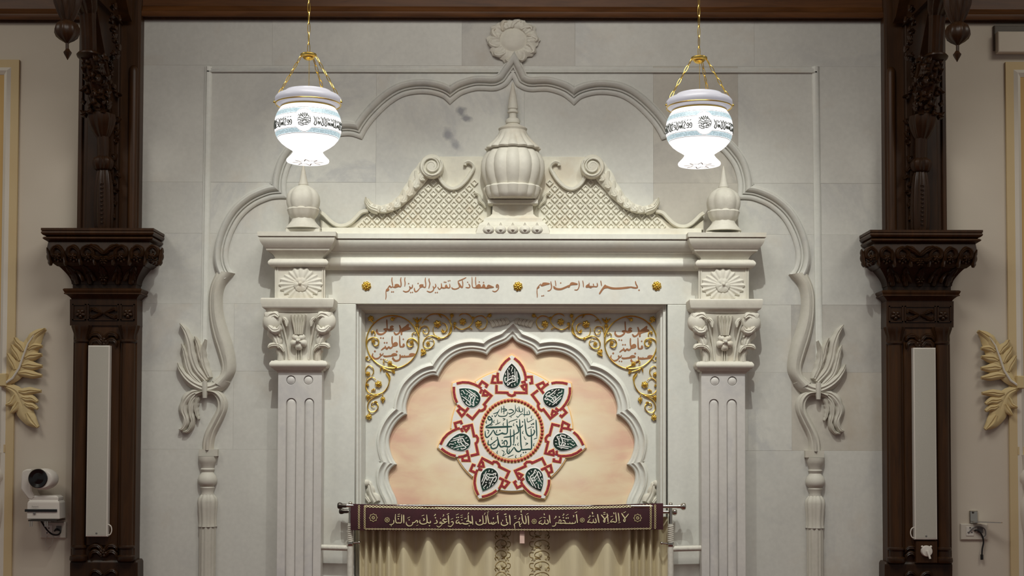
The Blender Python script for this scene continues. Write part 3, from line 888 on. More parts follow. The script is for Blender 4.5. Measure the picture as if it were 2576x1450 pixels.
T_E = [('s', 38, [(350, 440), (344, 500), (390, 552), (470, 552), (540, 505), (552, 462), (498, 448)]), ('s', 27, [(570, 218), (575, 330), (582, 445)]),
       ('s', 40, [(498, 440), (580, 442), (640, 465), (725, 445)]), ('p', [(640, 415), (650, 372), (700, 355), (732, 385), (695, 402), (735, 432), (690, 465), (630, 445)]),
       ('s', 36, [(858, 345), (884, 440), (850, 525), (780, 560), (733, 508)]), ('p', [(930, 410), (990, 370), (1055, 318), (1080, 338), (1070, 390), (1118, 410), (1108, 445), (1010, 472), (930, 502), (925, 560), (892, 572), (885, 510), (885, 460)]),
       ('d', 20, [(435, 640), (490, 645), (948, 670), (520, 750), (572, 750)]),
       ('s', 32, [(962, 770), (962, 828), (905, 842), (872, 812), (862, 588)]), ('p', [(930, 790), (955, 762), (975, 785), (968, 825), (935, 830)]),
       ('s', 30, [(695, 598), (690, 700), (702, 800)]), ('p', [(690, 810), (740, 742), (800, 735), (826, 780), (800, 822), (720, 838)]),
       ('s', 38, [(722, 820), (660, 872), (612, 852), (572, 890), (540, 850)]), ('s', 34, [(540, 818), (532, 858), (500, 875), (442, 922)]),
       ('s', 34, [(255, 988), (244, 1060), (300, 1112), (380, 1102), (432, 1042), (410, 1000)]), ('d', 24, [(300, 945), (800, 950)]),
       ('s', 26, [(418, 990), (436, 1022), (455, 1036), (476, 1020), (490, 985)]), ('s', 36, [(490, 1045), (540, 1062), (640, 1052), (700, 1042), (795, 1030)]),
       ('p', [(675, 1020), (730, 985), (800, 1000), (802, 1040), (700, 1050)]), ('d', 18, [(440, 1125), (490, 1130)]),
       ('s', 38, [(868, 1035), (880, 1080), (850, 1142), (770, 1162), (712, 1110), (720, 1075)]), ('s', 36, [(868, 1015), (890, 1062), (960, 1070), (1060, 1062), (1150, 1048), (1210, 1030)]),
       ('p', [(1078, 1015), (1130, 985), (1222, 1000), (1200, 1042), (1100, 1045)]), ('s', 22, [(930, 1035), (935, 1065)]), ('s', 22, [(975, 1030), (978, 1062)])]
for dx, dy in ((0, 0), (599.5, 5)):
    ink_parts([(s[0], s[1] * 1.14, s[2]) if s[0] in 'sd' else s for s in T_E], 910 + dx, 780 + dy, 9.06, PY, 'inscription', 'inscription_paint', PANEL, 30)
# verse on the centre disc
c_ = 's'
T_M = [(c_, 18, [(1050, 265), (1066, 340), (1000, 352), (930, 350)]), (c_, 14, [(1015, 285), (1015, 345)]), (c_, 16, [(960, 200), (960, 400)]), (c_, 16, [(930, 330), (880, 350), (832, 402), (798, 380)]),
       (c_, 16, [(915, 215), (922, 280), (870, 292), (850, 180)]), (c_, 14, [(850, 200), (850, 305)]), (c_, 14, [(826, 205), (800, 262), (835, 290)]), (c_, 16, [(775, 150), (775, 300), (700, 370), (648, 392)]),
       (c_, 18, [(640, 255), (700, 248), (742, 290), (660, 332), (638, 312)]), (c_, 18, [(622, 295), (600, 362), (540, 386), (450, 382), (430, 350)]), (c_, 16, [(545, 170), (545, 345)]), (c_, 16, [(495, 190), (495, 315)]),
       (c_, 18, [(505, 238), (570, 238), (602, 262), (520, 285)]), (c_, 16, [(460, 238), (430, 292), (400, 352), (368, 392), (358, 360)]), (c_, 16, [(328, 335), (400, 312), (445, 280)]),
       (c_, 14, [(680, 405), (700, 400)]), (c_, 26, [(300, 430), (240, 388), (222, 430), (260, 462), (296, 440), (302, 512), (250, 560), (188, 590), (180, 622)]), (c_, 34, [(180, 615), (400, 606), (712, 592)]), ('d', 16, [(308, 382)]),
       (c_, 25, [(1195, 455), (1205, 620), (1212, 800)]), (c_, 26, [(962, 435), (980, 580), (1000, 720), (1050, 782), (1130, 762), (1166, 700), (1150, 655)]), (c_, 14, [(1090, 540), (1112, 555), (1130, 530), (1150, 550), (1152, 508)]),
       (c_, 26, [(862, 445), (870, 600), (882, 800), (890, 960), (910, 1062)]), (c_, 24, [(798, 550), (830, 620), (842, 700), (778, 742)]), ('d', 18, [(805, 497), (925, 497), (465, 670), (1135, 605)]),
       (c_, 24, [(932, 560), (900, 600), (838, 612)]), (c_, 26, [(608, 445), (615, 600), (610, 720), (560, 742), (500, 715)]), (c_, 26, [(330, 660), (372, 742), (420, 762), (500, 732), (562, 750)]),
       (c_, 24, [(330, 660), (280, 742), (210, 812), (172, 782), (165, 680)]), (c_, 16, [(200, 660), (240, 680), (215, 745)]), (c_, 24, [(780, 742), (700, 790), (538, 812)]),
       (c_, 24, [(745, 655), (750, 800), (745, 945)]), (c_, 28, [(675, 645), (680, 850), (682, 970), (640, 1002), (560, 992), (482, 1002), (440, 930), (408, 805)]), (c_, 24, [(560, 962), (545, 900), (590, 880), (612, 930), (590, 985)]),
       (c_, 28, [(410, 800), (432, 920), (402, 1012), (330, 1042), (290, 1022), (280, 970)]), (c_, 24, [(410, 858), (330, 922), (270, 962), (225, 952), (230, 868)]), ('d', 18, [(510, 878), (517, 928), (735, 960), (777, 965), (940, 1120), (987, 1115)]),
       (c_, 28, [(1095, 635), (1105, 900), (1100, 1042), (1040, 1052), (960, 1062), (910, 1062), (895, 1040)]), (c_, 28, [(902, 1040), (870, 1092), (810, 1092), (750, 1010)]), (c_, 24, [(752, 1008), (700, 1082), (640, 1142), (608, 1092), (620, 1020)]),
       (c_, 14, [(650, 525), (660, 495), (820, 440)]), (c_, 14, [(1015, 415), (1030, 500), (1150, 440)]), (c_, 13, [(1150, 850), (1222, 818)]), (c_, 13, [(620, 1215), (742, 1165)]), (c_, 13, [(415, 450), (425, 530), (475, 500)]), (c_, 13, [(370, 555), (440, 525)]),
       (c_, 13, [(1022, 630), (1112, 590)]), (c_, 13, [(520, 430), (570, 440), (530, 470)]), (c_, 13, [(270, 575), (320, 550)]), (c_, 14, [(975, 970), (1030, 935), (980, 925)]), (c_, 13, [(950, 790), (975, 850), (1000, 840)]), (c_, 14, [(500, 1070), (550, 1110), (520, 1190), (590, 1140)]),
       (c_, 13, [(320, 970), (370, 960)])] + \
      [(c_, 15, [(x + 8, y - 32), (x - 10, y + 8), (x + 8, y + 26)]) for x, y in ((345, 490), (535, 545), (745, 552), (400, 692), (297, 835), (820, 822), (832, 950), (1152, 962), (930, 712), (1105, 402), (412, 1112), (787, 1202), (892, 1180), (190, 500), (655, 1085))]
m = MB(); ink(m, T_M, 1200, 1000, 8.056, MY - 0.002, 0.0008, None, 1.05); m.build('verse', 'green_ink', disc)

# ------------------------------------------------------------------ gilt flowers on the frieze
for (px, py), lb in (((922, 720), 'gilt flower boss at the far left end of the frieze inscription'), ((1303, 721), 'gilt flower boss between the two halves of the frieze inscription'),
                     ((1652, 720), 'gilt flower boss at the far right end of the frieze inscription')):
    m = MB(); flower(m, px, py, 12, 8, JY, 0.012, 0.28, None, 0.2, 0.22); o = m.build('gilt_flower', 'gold'); tag(o, lb, 'ornament', 'gilt flowers on the frieze')
    m = MB(); m.ball((XC(px, JY, py), JY - 0.012, ZR(py, JY)), 0.006); m.build('flower_centre', 'brass', o)

# ------------------------------------------------------------------ gilt scroll ornaments in the spandrels
def Z1(p): return (910 + p[0] / 9.06, 780 + p[1] / 9.06)
def Z2(p): return (1050 + p[0] / 12.08, 780 + p[1] / 12.08)
def Z3(p): return (910 + p[0] / 8.53, 900 + p[1] / 8.53)
STEMS = [('o', [(988 + 66 * math.cos(a), 861 + 66.5 * math.sin(a)) for a in [2 * PI * i / 40 for i in range(41)]], 1.7)]
for f, lst in ((Z1, [([(120, 800), (150, 690), (240, 640), (340, 650), (392, 720), (370, 810), (310, 825), (265, 780)], 2.2), ([(290, 610), (310, 545), (280, 490), (235, 500), (225, 545)], 1.8),
                     ([(1290, 800), (1250, 710), (1160, 655), (1070, 680), (1030, 760), (1070, 840), (1140, 845), (1190, 790)], 2.2), ([(1160, 620), (1150, 560), (1190, 525), (1235, 545), (1225, 580)], 1.6),
                     ([(215, 1085), (190, 1150), (130, 1150), (98, 1095), (130, 1060), (150, 1085)], 1.6), ([(600, 1160), (540, 1140), (500, 1165), (500, 1215), (535, 1215)], 1.6),
                     ([(470, 1290), (600, 1320), (720, 1330), (800, 1310), (700, 1260), (660, 1240)], 2.2), ([(480, 1310), (560, 1370), (680, 1400)], 2.0), ([(1305, 660), (1300, 590), (1250, 480), (1230, 400)], 2.0), ([(1305, 600), (1320, 480), (1345, 350)], 1.6),
                     ([(1300, 560), (1270, 420), (1265, 270)], 1.6), ([(290, 290), (240, 270), (200, 230)], 1.8), ([(820, 150), (770, 180), (720, 210)], 1.4)]),
               (Z2, [([(60, 860), (60, 700), (110, 550), (210, 495), (310, 520), (360, 620), (320, 720), (240, 745), (180, 690), (190, 620), (260, 640)], 1.7),
                     ([(150, 420), (230, 290), (360, 170), (520, 125), (700, 140), (850, 200), (960, 310), (1020, 420), (1035, 560), (990, 700), (900, 810), (760, 865), (620, 850), (480, 800), (380, 800), (260, 860), (195, 960), (180, 1060), (230, 1150), (330, 1180), (440, 1140), (505, 1050), (500, 950), (420, 890), (340, 915)], 2.0),
                     ([(620, 820), (530, 770), (480, 650), (490, 520)], 1.5), ([(740, 400), (840, 430), (900, 520), (890, 640), (810, 690), (740, 640), (770, 580)], 2.0), ([(225, 1160), (225, 1240)], 1.5),
                     ([(1060, 450), (1150, 500), (1250, 580), (1380, 600), (1520, 550), (1620, 470), (1690, 340), (1640, 220), (1540, 140), (1420, 110), (1310, 150), (1270, 200)], 1.8),
                     ([(1560, 540), (1640, 570), (1665, 610)], 1.8), ([(1690, 330), (1740, 250), (1850, 190), (1990, 190), (2100, 290), (2120, 400), (2060, 540), (1950, 595), (1830, 540), (1760, 450)], 1.6), ([(1000, 380), (1040, 250), (1050, 180)], 1.6), ([(2060, 260), (2150, 190), (2210, 160)], 1.3)]),
               (Z3, [([(90, 320), (95, 240), (160, 175), (235, 220), (258, 310), (210, 410)], 1.8), ([(310, 490), (250, 430), (170, 450), (110, 530), (95, 640), (140, 740), (230, 790), (340, 790), (460, 750), (550, 650), (590, 540), (600, 430), (540, 350)], 2.0),
                     ([(430, 180), (490, 290)], 1.8), ([(440, 770), (300, 840), (190, 910), (135, 1010), (140, 1110), (210, 1175), (300, 1150), (355, 1080), (340, 1000), (270, 960), (215, 1000), (225, 1060), (285, 1050)], 1.9),
                     ([(230, 770), (215, 710), (260, 675), (290, 690), (290, 740)], 1.5), ([(400, 800), (280, 825), (180, 850)], 1.8), ([(455, 780), (455, 850)], 1.5), ([(110, 520), (112, 430)], 1.4), ([(170, 1160), (165, 1210)], 1.8)])):
    for pts, r in lst: STEMS.append(('c', [f(p) for p in pts], r * 0.82))
FLW = [(Z1((265, 720)), 6), (Z1((1140, 745)), 6), (Z1((235, 510)), 4), (Z1((640, 1215)), 7), (Z1((720, 1400)), 5), (Z1((210, 200)), 9), (Z1((700, 210)), 6), (Z1((1265, 350)), 6), (Z1((130, 1080)), 3),
       (Z2((610, 430)), 11), (Z2((1380, 360)), 10), (Z2((1860, 420)), 10), (Z2((325, 1020)), 6), (Z2((1140, 415)), 5), (Z2((190, 1290)), 8), (Z2((2200, 170)), 6), (Z2((1050, 170)), 6), (Z2((650, 870)), 5), (Z2((1690, 250)), 5),
       (Z3((135, 350)), 7), (Z3((360, 570)), 10), (Z3((155, 1275)), 9), (Z3((455, 890)), 7), (Z3((140, 840)), 7), (Z3((130, 590)), 4), (Z3((255, 700)), 3)]
LFS = [(Z2((1025, 520)), Z2((1000, 680)), Z2((900, 810)), 4.2), (Z3((530, 330)), Z3((590, 420)), Z3((590, 510)), 4.6), (Z1((1265, 290)), Z1((1215, 230)), Z1((1165, 180)), 3.2), (Z1((1265, 290)), Z1((1262, 230)), Z1((1260, 160)), 3.4),
       (Z1((1265, 290)), Z1((1320, 230)), Z1((1365, 175)), 3.2), (Z3((405, 210)), Z3((410, 250)), Z3((400, 310)), 2.6), (Z2((1130, 480)), Z2((1130, 540)), Z2((1130, 600)), 2.4), (Z2((640, 130)), Z2((690, 190)), Z2((740, 240)), 2.2), (Z3((270, 960)), Z3((310, 950)), Z3((340, 965)), 3.0),
       (Z2((190, 1300)), Z2((150, 1360)), Z2((100, 1400)), 4.0), (Z2((150, 1190)), Z2((130, 1250)), Z2((140, 1300)), 3.2), (Z3((455, 900)), Z3((455, 940)), Z3((460, 985)), 3.2), (Z3((140, 850)), Z3((130, 890)), Z3((130, 930)), 3.0), (Z1((710, 1410)), Z1((740, 1430)), Z1((730, 1460)), 3.0),
       (Z2((200, 300)), Z2((270, 290)), Z2((350, 340)), 2.2), (Z2((810, 640)), Z2((760, 660)), Z2((810, 700)), 4.0)]
def gilt(sd):
    lb = 'gilt scrolling vine ornament in the %s spandrel of the niche' % ('left' if sd > 0 else 'right')
    g = thing('gilt_scroll', lb, 'ornament', (sd * P(988, 861, PY).x, PY, P(988, 861, PY).z), 'gilt scroll ornaments in the niche')
    for kind, pts, r in STEMS:
        q = cat(pts, 4) if kind == 'c' else [Vector(p) for p in pts]
        m = MB(); n = len(q)
        rr = [r * S(PY) * (0.55 + 0.45 * min(1, 6 * min(i, n - 1 - i) / n)) if kind == 'c' else r * S(PY) for i in range(n)]
        m.tube([(*[W(p.x, p.y, PY)[0]], PY - 0.008 - 0.002 * math.sin(i * 0.7), W(p.x, p.y, PY)[1]) for i, p in enumerate(q)], rr, 6)
        m.build('ring' if kind == 'o' else 'stem', 'gold', g)
    for (x, y), r in FLW:
        m = MB(); flower(m, x, y, r * 0.9, 6, PY - 0.003, 0.014, 0.3, None, 0.3, 0.3, 4); m.build('flower', 'brass', g)
    for a, b, c, w in LFS:
        m = MB(); leaf(m, [a, b, c], [w * 0.6, w, w * 0.25], PY - 0.002, 0.012, 2, 0.25, 3, 4); m.build('leaf', 'gold', g)
both(gilt)
# ------------------------------------------------------------------ marble pilasters
SY = -0.115                                             # face of the pilaster shaft
def pilaster(sd):
    nm = 'left' if sd > 0 else 'right'
    t = thing('marble_pilaster', 'fluted marble pilaster with leafy capital at the niche\'s %s side' % nm, 'pilaster', (sd * XC(752, SY, 1400), SY, 0), 'marble pilasters flanking the niche')
    # shaft: face plate with two cabled flutes and two round dots
    x0, x1 = 697, 808
    def stad(a, b, top):
        r = (b - a) / 2; c = (a + b) / 2
        p = [(c + r * math.cos(PI + PI * i / 10), top + r + r * math.sin(PI + PI * i / 10)) for i in range(11)]
        return p
    zb = 0.0
    def world_loop(pts, floor_ends=None):
        return wl(pts, SY)
    def down(lp):                                        # straight sides down to the floor
        return lp
    X = lambda px: XC(px, SY, 1250)
    face = [(X(x0), 0.002), (X(x1), 0.002), (X(x1), ZR(938, SY)), (X(x0), ZR(938, SY))]
    holes = []
    for a, b in ((718, 743.5), (764, 788)):
        c = (X(a) + X(b)) / 2; r = (X(b) - X(a)) / 2; zt = ZR(1004, SY) - r
        holes.append([(c + r * math.cos(PI * i / 12), zt + r * math.sin(PI * i / 12)) for i in range(13)] + [(c - r, 0.05), (c + r, 0.05)])
    dots = []
    for cx in (731.7, 775.6):
        c = P(cx, 957, SY); r = 11.5 * S(SY)
        dots.append((c, r)); holes.append([(c.x + r * math.cos(2 * PI * i / 20), c.z + r * math.sin(2 * PI * i / 20)) for i in range(20)])
    m = MB(); slab(m, [face] + holes, SY, SY + 0.012, 0.0018); m.box(X(x0), X(x1), SY + 0.0119, -0.001, 0, ZR(938, SY))
    m.build('shaft', 'marble_shaft', t)
    for a, b in ((718, 743.5), (764, 788)):
        c = (X(a) + X(b)) / 2; r = (X(b) - X(a)) / 2 - 0.001; zt = ZR(1004, SY) - r
        m = MB(); rows = []
        for z, k in ((0.05, 1), (zt, 1)) + tuple((zt + r * math.sin(PI / 2 * i / 6), math.cos(PI / 2 * i / 6)) for i in range(1, 7)):
            rows.append([(c + r * k * math.cos(PI * j / 10), SY + 0.0125 - 0.0115 * math.sin(PI * j / 10) * (0.3 + 0.7 * k), z) for j in range(11)])
        m.grid(rows); m.build('flute', 'marble_shaft', t)
    for c, r in dots:
        m = MB(); m.lathe([(0, 0, 0, r * 0.93), (0, 0, 0.006, r * 0.9), (0, 0, 0.010, r * 0.6), (0, 0, 0.0115, r * 0.1)], 20)
        m.v = [(c.x + v[0], SY + 0.012 - v[2], c.z + v[1]) for v in m.v]; m.build('round_boss', 'marble_shaft', t)
    # neck and astragal
    m = MB(); mold(m, x0, x1, SY, -0.002, segs([('l', 940, 934, 0, 2), ('l', 934, 929, 5, 9), ('t', 928, 910, 12, 12, 5), ('l', 910, 908, 8, 4)])); m.build('astragal', 'marble_carved', t)
    # capital bell
    cap = MB(); bell = [(908, 0, 0), (890, 1, 0), (865, 4, 0.002), (845, 8, 0.006), (828, 14, 0.016), (812, 22, 0.030), (800, 28, 0.040), (791, 30, 0.043), (787, 26, 0.038)]
    rows = []
    for r, e, d in bell:
        row = []
        for j in range(13):
            u = j / 12; px = (x0 + 2 - e) + (x1 - x0 - 4 + 2 * e) * u
            sag = 0.010 * math.sin(PI * u) * (1 if r < 850 else 0.3)
            row.append((XC(px, SY, r), SY - d + sag, ZR(r, SY)))
        row = [(row[0][0], -0.002, row[0][2])] + row + [(row[-1][0], -0.002, row[-1][2])]
        rows.append(row)
    cap.grid(rows, False, False, False)
    cp = cap.build('capital', 'marble_carved', t)
    # corner acanthus leaves, rolled at the top
    for fl in (0, 1):
        q = (lambda pts: [(752.5 * 2 - p[0], p[1]) if fl else p for p in pts])
        m = MB()
        leaf(m, q([(703, 876), (697, 855), (688, 832), (680, 812), (682, 798), (694, 793), (704, 800)]), [5, 14, 19, 20, 18, 13, 6], SY - 0.012, 0.030, 5, 0.3, 4, 5, 0.02)
        m.build('acanthus_leaf', 'marble_carved', cp)
        m = MB(); bx_ = q([(684, 812)])[0]; m.ball((XC(bx_[0], SY - 0.03, 812), SY - 0.022, ZR(812, SY)), 24 * S(SY), 0.030, 25 * S(SY), 18, 12); m.build('corner_bulb', 'marble_carved', cp)
        m = MB(); leaf(m, q([(676, 822), (688, 832), (702, 830), (706, 818)]), [6, 11, 10, 4], SY - 0.042, 0.018, 3, 0.35); m.build('acanthus_curl', 'marble_carved', cp)
        for k in range(3):
            m = MB(); leaf(m, q([(684 + k * 2, 834 + k * 11), (698 + k, 838 + k * 11), (705 - k, 847 + k * 10)]), [3, 5, 2.5], SY - 0.030 + k * 0.007, 0.014, 0, 0); m.build('leaf_frond', 'marble_carved', cp)
        # mushroom-shaped lower curl
        m = MB()
        leaf(m, q([(676, 876), (684, 870), (697, 869), (708, 874), (716, 886)]), [4, 8, 9, 8, 4], SY - 0.012, 0.030, 3, 0.22, 4, 5); m.build('lower_curl', 'marble_carved', cp)
        m = MB(); leaf(m, q([(706, 908), (706, 892), (700, 878)]), [8, 8, 10], SY - 0.004, 0.020, 0, 0); m.build('lower_stem', 'marble_carved', cp)
        m = MB(); m.tube([(*[W(p[0], p[1], SY)[0]], SY - 0.006 - 0.028 * max(0, (860 - p[1]) / 70), W(p[0], p[1], SY)[1]) for p in q([(728, 906), (724, 870), (716, 830), (708, 802)])], 0.005, 6); m.build('stalk', 'marble_carved', cp)
        m = MB(); leaf(m, q([(712, 800), (720, 808), (722, 822)]), [4, 7, 4], SY - 0.034, 0.016, 2, 0.3); m.build('leaf_bud', 'marble_carved', cp)
    for k in range(-2, 3):
        m = MB(); leaf(m, [(752 + k * 4.2, 842), (752 + k * 6, 818), (752 + k * 9, 793)], [2.4, 3.6, 2.0], SY - 0.022, 0.016, 0, 0, 3, 4, 0.012); m.build('palm_blade', 'marble_carved', cp)
    for k in range(-1, 2):
        m = MB(); leaf(m, [(752 + k * 6, 907), (752 + k * 5, 880)], [2.4, 1.8], SY - 0.002, 0.010, 0, 0, 3, 4); m.build('stem_blade', 'marble_carved', cp)
    m = MB(); flower(m, 752, 860, 22, 5, SY - 0.012, 0.026, 0.2, None, 0.31, 0.28); fo = m.build('capital_flower', 'marble_carved', cp)
    m = MB(); m.ball((XC(752, SY, 860), SY - 0.044, ZR(860, SY)), 0.009); m.build('flower_centre', 'marble_carved', fo)
    # abacus
    m = MB(); mold(m, x0, x1, SY, -0.002, segs([('c', 788, 779, 22, 31), ('l', 779, 776, 31, 33), ('v', 776, 757, 33, 36), ('l', 757, 754, 36, 34)]), 0.9); m.build('abacus', 'marble_carved', t)
    # rosette block with moulded corners
    m = MB(); mold(m, x0, x1, SY, -0.002, [(755, 5), (674, 5)]); bl = m.build('rosette_block', 'marble_carved', t)
    m = MB()
    for px in (694, 699, 812, 817):
        m.tube([(XC(px, SY), SY - 0.010, ZR(755, SY)), (XC(px, SY), SY - 0.010, ZR(674, SY))], 0.004, 6)
    m.build('corner_bead', 'marble_carved', bl)
    m = MB(); flower(m, 757, 716, 53, 4, SY - 0.010, 0.013, 0.3, 42, 0, 0.17, 8, 20); ro = m.build('rosette', 'marble_carved', bl)
    m = MB(); flower(m, 757, 716, 18, 6, SY - 0.022, 0.010, 0.25, None, 0, 0.1, 5); m.ball((XC(757, SY, 716), SY - 0.034, ZR(716, SY)), 0.008); m.build('rosette_centre', 'marble_carved', ro)
    # stepped cornice
    m = MB(); mold(m, x0, x1, SY, -0.002, segs([('t', 674, 655, 14, 14, 6), ('l', 655, 653, 10, 6)])); m.build('torus', 'marble_carved', t)
    m = MB(); mold(m, x0, x1, SY, -0.002, segs([('c', 653.5, 634, 4, 20), ('l', 634, 628, 23, 25)])); m.build('cavetto', 'marble_carved', t)
    m = MB(); mold(m, x0, x1, SY, -0.002, segs([('v', 628.5, 604, 26, 39), ('l', 604, 602, 39, 36)])); m.build('ovolo', 'marble_carved', t)
    m = MB(); mold(m, x0, x1, SY, -0.002, segs([('l', 602.5, 601, 38, 42), ('l', 601, 590, 42, 42)])); m.build('top_fillet', 'marble_carved', t)
    # plinth under the finial
both(pilaster)

# ------------------------------------------------------------------ entablature between the pilasters
EY = -0.045
EN = thing('entablature', 'long moulded white marble entablature above the inscribed frieze', 'entablature', (0, 0, ZR(681, EY)))
for nm, sg in (('lower_torus', [('l', 681, 679, 2, 4), ('t', 679, 652, 6, 8, 9)]), ('shadow_cavetto', [('c', 652.3, 638, 4, 10), ('l', 638, 634, 14, 16)]),
               ('upper_ovolo', [('v', 634.3, 609, 18, 34), ('l', 609, 607, 34, 30)]), ('top_fillet', [('l', 607.3, 606, 34, 38), ('l', 606, 594, 38, 38)])):
    m = MB(); mold(m, 810, 1764, EY, -0.002, segs(sg), 1.0, (0, 0)); m.build(nm, 'marble_entablature', EN)
m = MB(); mold(m, 812, 1762, EY, -0.0015, [(594.2, 22), (577, 20)], 1.0, (0, 0)); m.build('plinth_course', 'marble_pediment', EN)

# ------------------------------------------------------------------ scrolled pediment with lozenge lattice
PDY = -0.03
def arc_pts(cx, cy, r, a0, a1, n=12):
    return [(cx + r * math.cos(math.radians(a0 + (a1 - a0) * i / n)), cy + r * math.sin(math.radians(a0 + (a1 - a0) * i / n))) for i in range(n + 1)]
UP = [(1074, 398), (1058, 411), (1045, 428), (1031, 453), (1016, 477), (1000, 497), (983, 510), (966, 517), (954, 518), (942, 514), (934, 508), (926, 497)]
LO = [(919, 508), (926, 524), (940, 534), (958, 538), (978, 536), (997, 530), (1014, 519), (1029, 506), (1046, 488), (1062, 468), (1074, 456), (1084, 448)]
SCOOP = [(1098, 441), (1106, 458), (1118, 472), (1132, 480), (1146, 480), (1162, 472), (1178, 456), (1190, 438)]
DISH = [(804, 540), (812, 545), (822, 555), (836, 567), (852, 574), (870, 573), (886, 565), (900, 552), (912, 540), (928, 536)]
def pediment(sd):
    nm = 'left' if sd > 0 else 'right'
    t = thing('scroll_pediment', '%s half of the scrolled marble pediment with lozenge lattice' % nm, 'pediment', (sd * XC(1060), 0, ZR(577)), 'pediment halves')
    # back plate
    out = [(1074, 394), (1215, 394), (1235, 420), (1235, 577), (806, 577), (806, 552), (840, 574), (870, 575), (900, 556), (926, 534), (924, 505), (934, 512), (954, 521), (983, 513), (1016, 480), (1045, 430), (1058, 413)]
    m = MB(); slab(m, [wl(out, PDY + 0.016)], PDY + 0.016, -0.001, 0.002); m.build('back_plate', 'marble_pediment', t)
    zone = [(p[0], p[1] - 9) for p in LO[2:]] + [(p[0], p[1] - 5) for p in SCOOP[1:]] + [(1198, 455), (1204, 490), (1218, 520), (1214, 560), (1210, 579), (846, 579), (872, 577), (890, 562), (905, 548), (920, 536)]
    k = 0; loz = None
    for i in range(0, 20):
        for j in range(0, 9):
            for ph in (0, 1):
                cx = 858 + i * 25.8 + ph * 12.9; cy = 567 - j * 27 - ph * 13.5
                pts = [(cx - 9.5, cy), (cx + 9.5, cy), (cx, cy - 10), (cx, cy + 10)]
                if sum(inpoly(p[0], p[1], zone) for p in pts) < 3 or not inpoly(cx, cy, zone): continue
                if loz is None:
                    s = S(PDY); a, b = 9.6 * s, 10.2 * s
                    mm = MB(); rows = []
                    for kx, yy in ((1.0, 0.0), (0.94, -0.012), (0.60, -0.013), (0.50, -0.007), (0.05, -0.006)):
                        rows.append([(a * kx, yy, 0), (0, yy, b * kx), (-a * kx, yy, 0), (0, yy, -b * kx)])
                    mm.grid(rows, True, False, True); loz = mm.build('lozenge', 'marble_pediment', t, 20); o = loz
                else:
                    o = loz.copy(); COL.objects.link(o); attach(o, t)
                x, z = W(cx, cy, PDY); o.location = (x * sd, PDY + 0.0165, z)
    # acanthus strip and volute
    mid = [((a[0] + b[0]) / 2, (a[1] + b[1]) / 2) for a, b in zip(UP, reversed(LO))]
    hw = [max(7, math.hypot(a[0] - b[0], a[1] - b[1]) / 2) for a, b in zip(UP, reversed(LO))]
    m = MB(); leaf(m, mid, hw, PDY + 0.014, 0.040, 7, 0.10, 5, 5, 0.0, None, 0.30, (1, 1), 0.45); st = m.build('acanthus_band', 'marble_pediment', t)
    for i in range(1, 10):
        a, b = Vector(UP[i]), Vector(list(reversed(LO))[i]); c = Vector(mid[i + 1]) if i < 10 else Vector(mid[i])
        m = MB(); leaf(m, [a.lerp(b, 0.06), Vector(mid[i]).lerp(c, 0.30), c.lerp(b, 0.25), Vector(mid[i + 1]).lerp(b, 0.75)], [4, 9, 9, 3], PDY - 0.017, 0.012, 3, 0.3, 4, 4); m.build('acanthus_lobe', 'marble_pediment', st)
    m = MB(); leaf(m, [(950, 531), (932, 524), (922, 510), (921, 498)], [11, 9, 6, 3], PDY, 0.036, 2, 0.2); m.build('acanthus_tip', 'marble_pediment', st)
    # volute
    m = MB(); c = P(1087, 421, PDY)
    r = 30 * S(PDY)
    m.lathe([(0, 0, 0.0, r), (0, 0, 0.05, r), (0, 0, 0.057, r * 0.93), (0, 0, 0.057, r * 0.72), (0, 0, 0.049, r * 0.66), (0, 0, 0.050, r * 0.5), (0, 0, 0.060, r * 0.42), (0, 0, 0.062, r * 0.2), (0, 0, 0.060, 0.001)], 28)
    m.v = [(c.x + v[0], PDY + 0.016 - v[2], c.z + v[1]) for v in m.v]
    vo = m.build('volute', 'marble_pediment', t)
    m = MB(); sp = []
    for i in range(40):
        a = i / 39 * 2.2 * 2 * PI; rr = r * (0.92 - 0.72 * i / 39)
        sp.append((c.x + rr * math.cos(-a + 0.6), PDY - 0.043, c.z + rr * math.sin(-a + 0.6)))
    m.tube(sp, 0.0045, 6); m.build('volute_spiral', 'marble_pediment', vo)
    # scooped rims
    pr = [(0, 0.0), (0, 0.020), (2, 0.024), (8, 0.024), (10, 0.016), (10, 0.0)]
    m = MB(); sweep(m, [SCOOP], pr, PDY + 0.014, -1); m.build('scoop_rim', 'marble_pediment', t)
    m = MB(); sweep(m, [[(1190, 438), (1196, 424), (1192, 412), (1180, 405), (1168, 409), (1166, 417)]], [(0, 0), (0, 0.02), (3, 0.026), (7, 0.02), (9, 0)], PDY + 0.014, -1); m.build('scoop_curl', 'marble_pediment', t)
    m = MB(); sweep(m, [DISH], pr, PDY + 0.014, -1); m.build('dish_rim', 'marble_pediment', t)
    m = MB(); leaf(m, [(1194, 486), (1204, 492), (1208, 506), (1216, 514), (1222, 524)], [4, 5, 6, 5, 3], PDY + 0.012, 0.022, 3, 0.2); m.build('side_leaf', 'marble_pediment', t)
both(pediment)

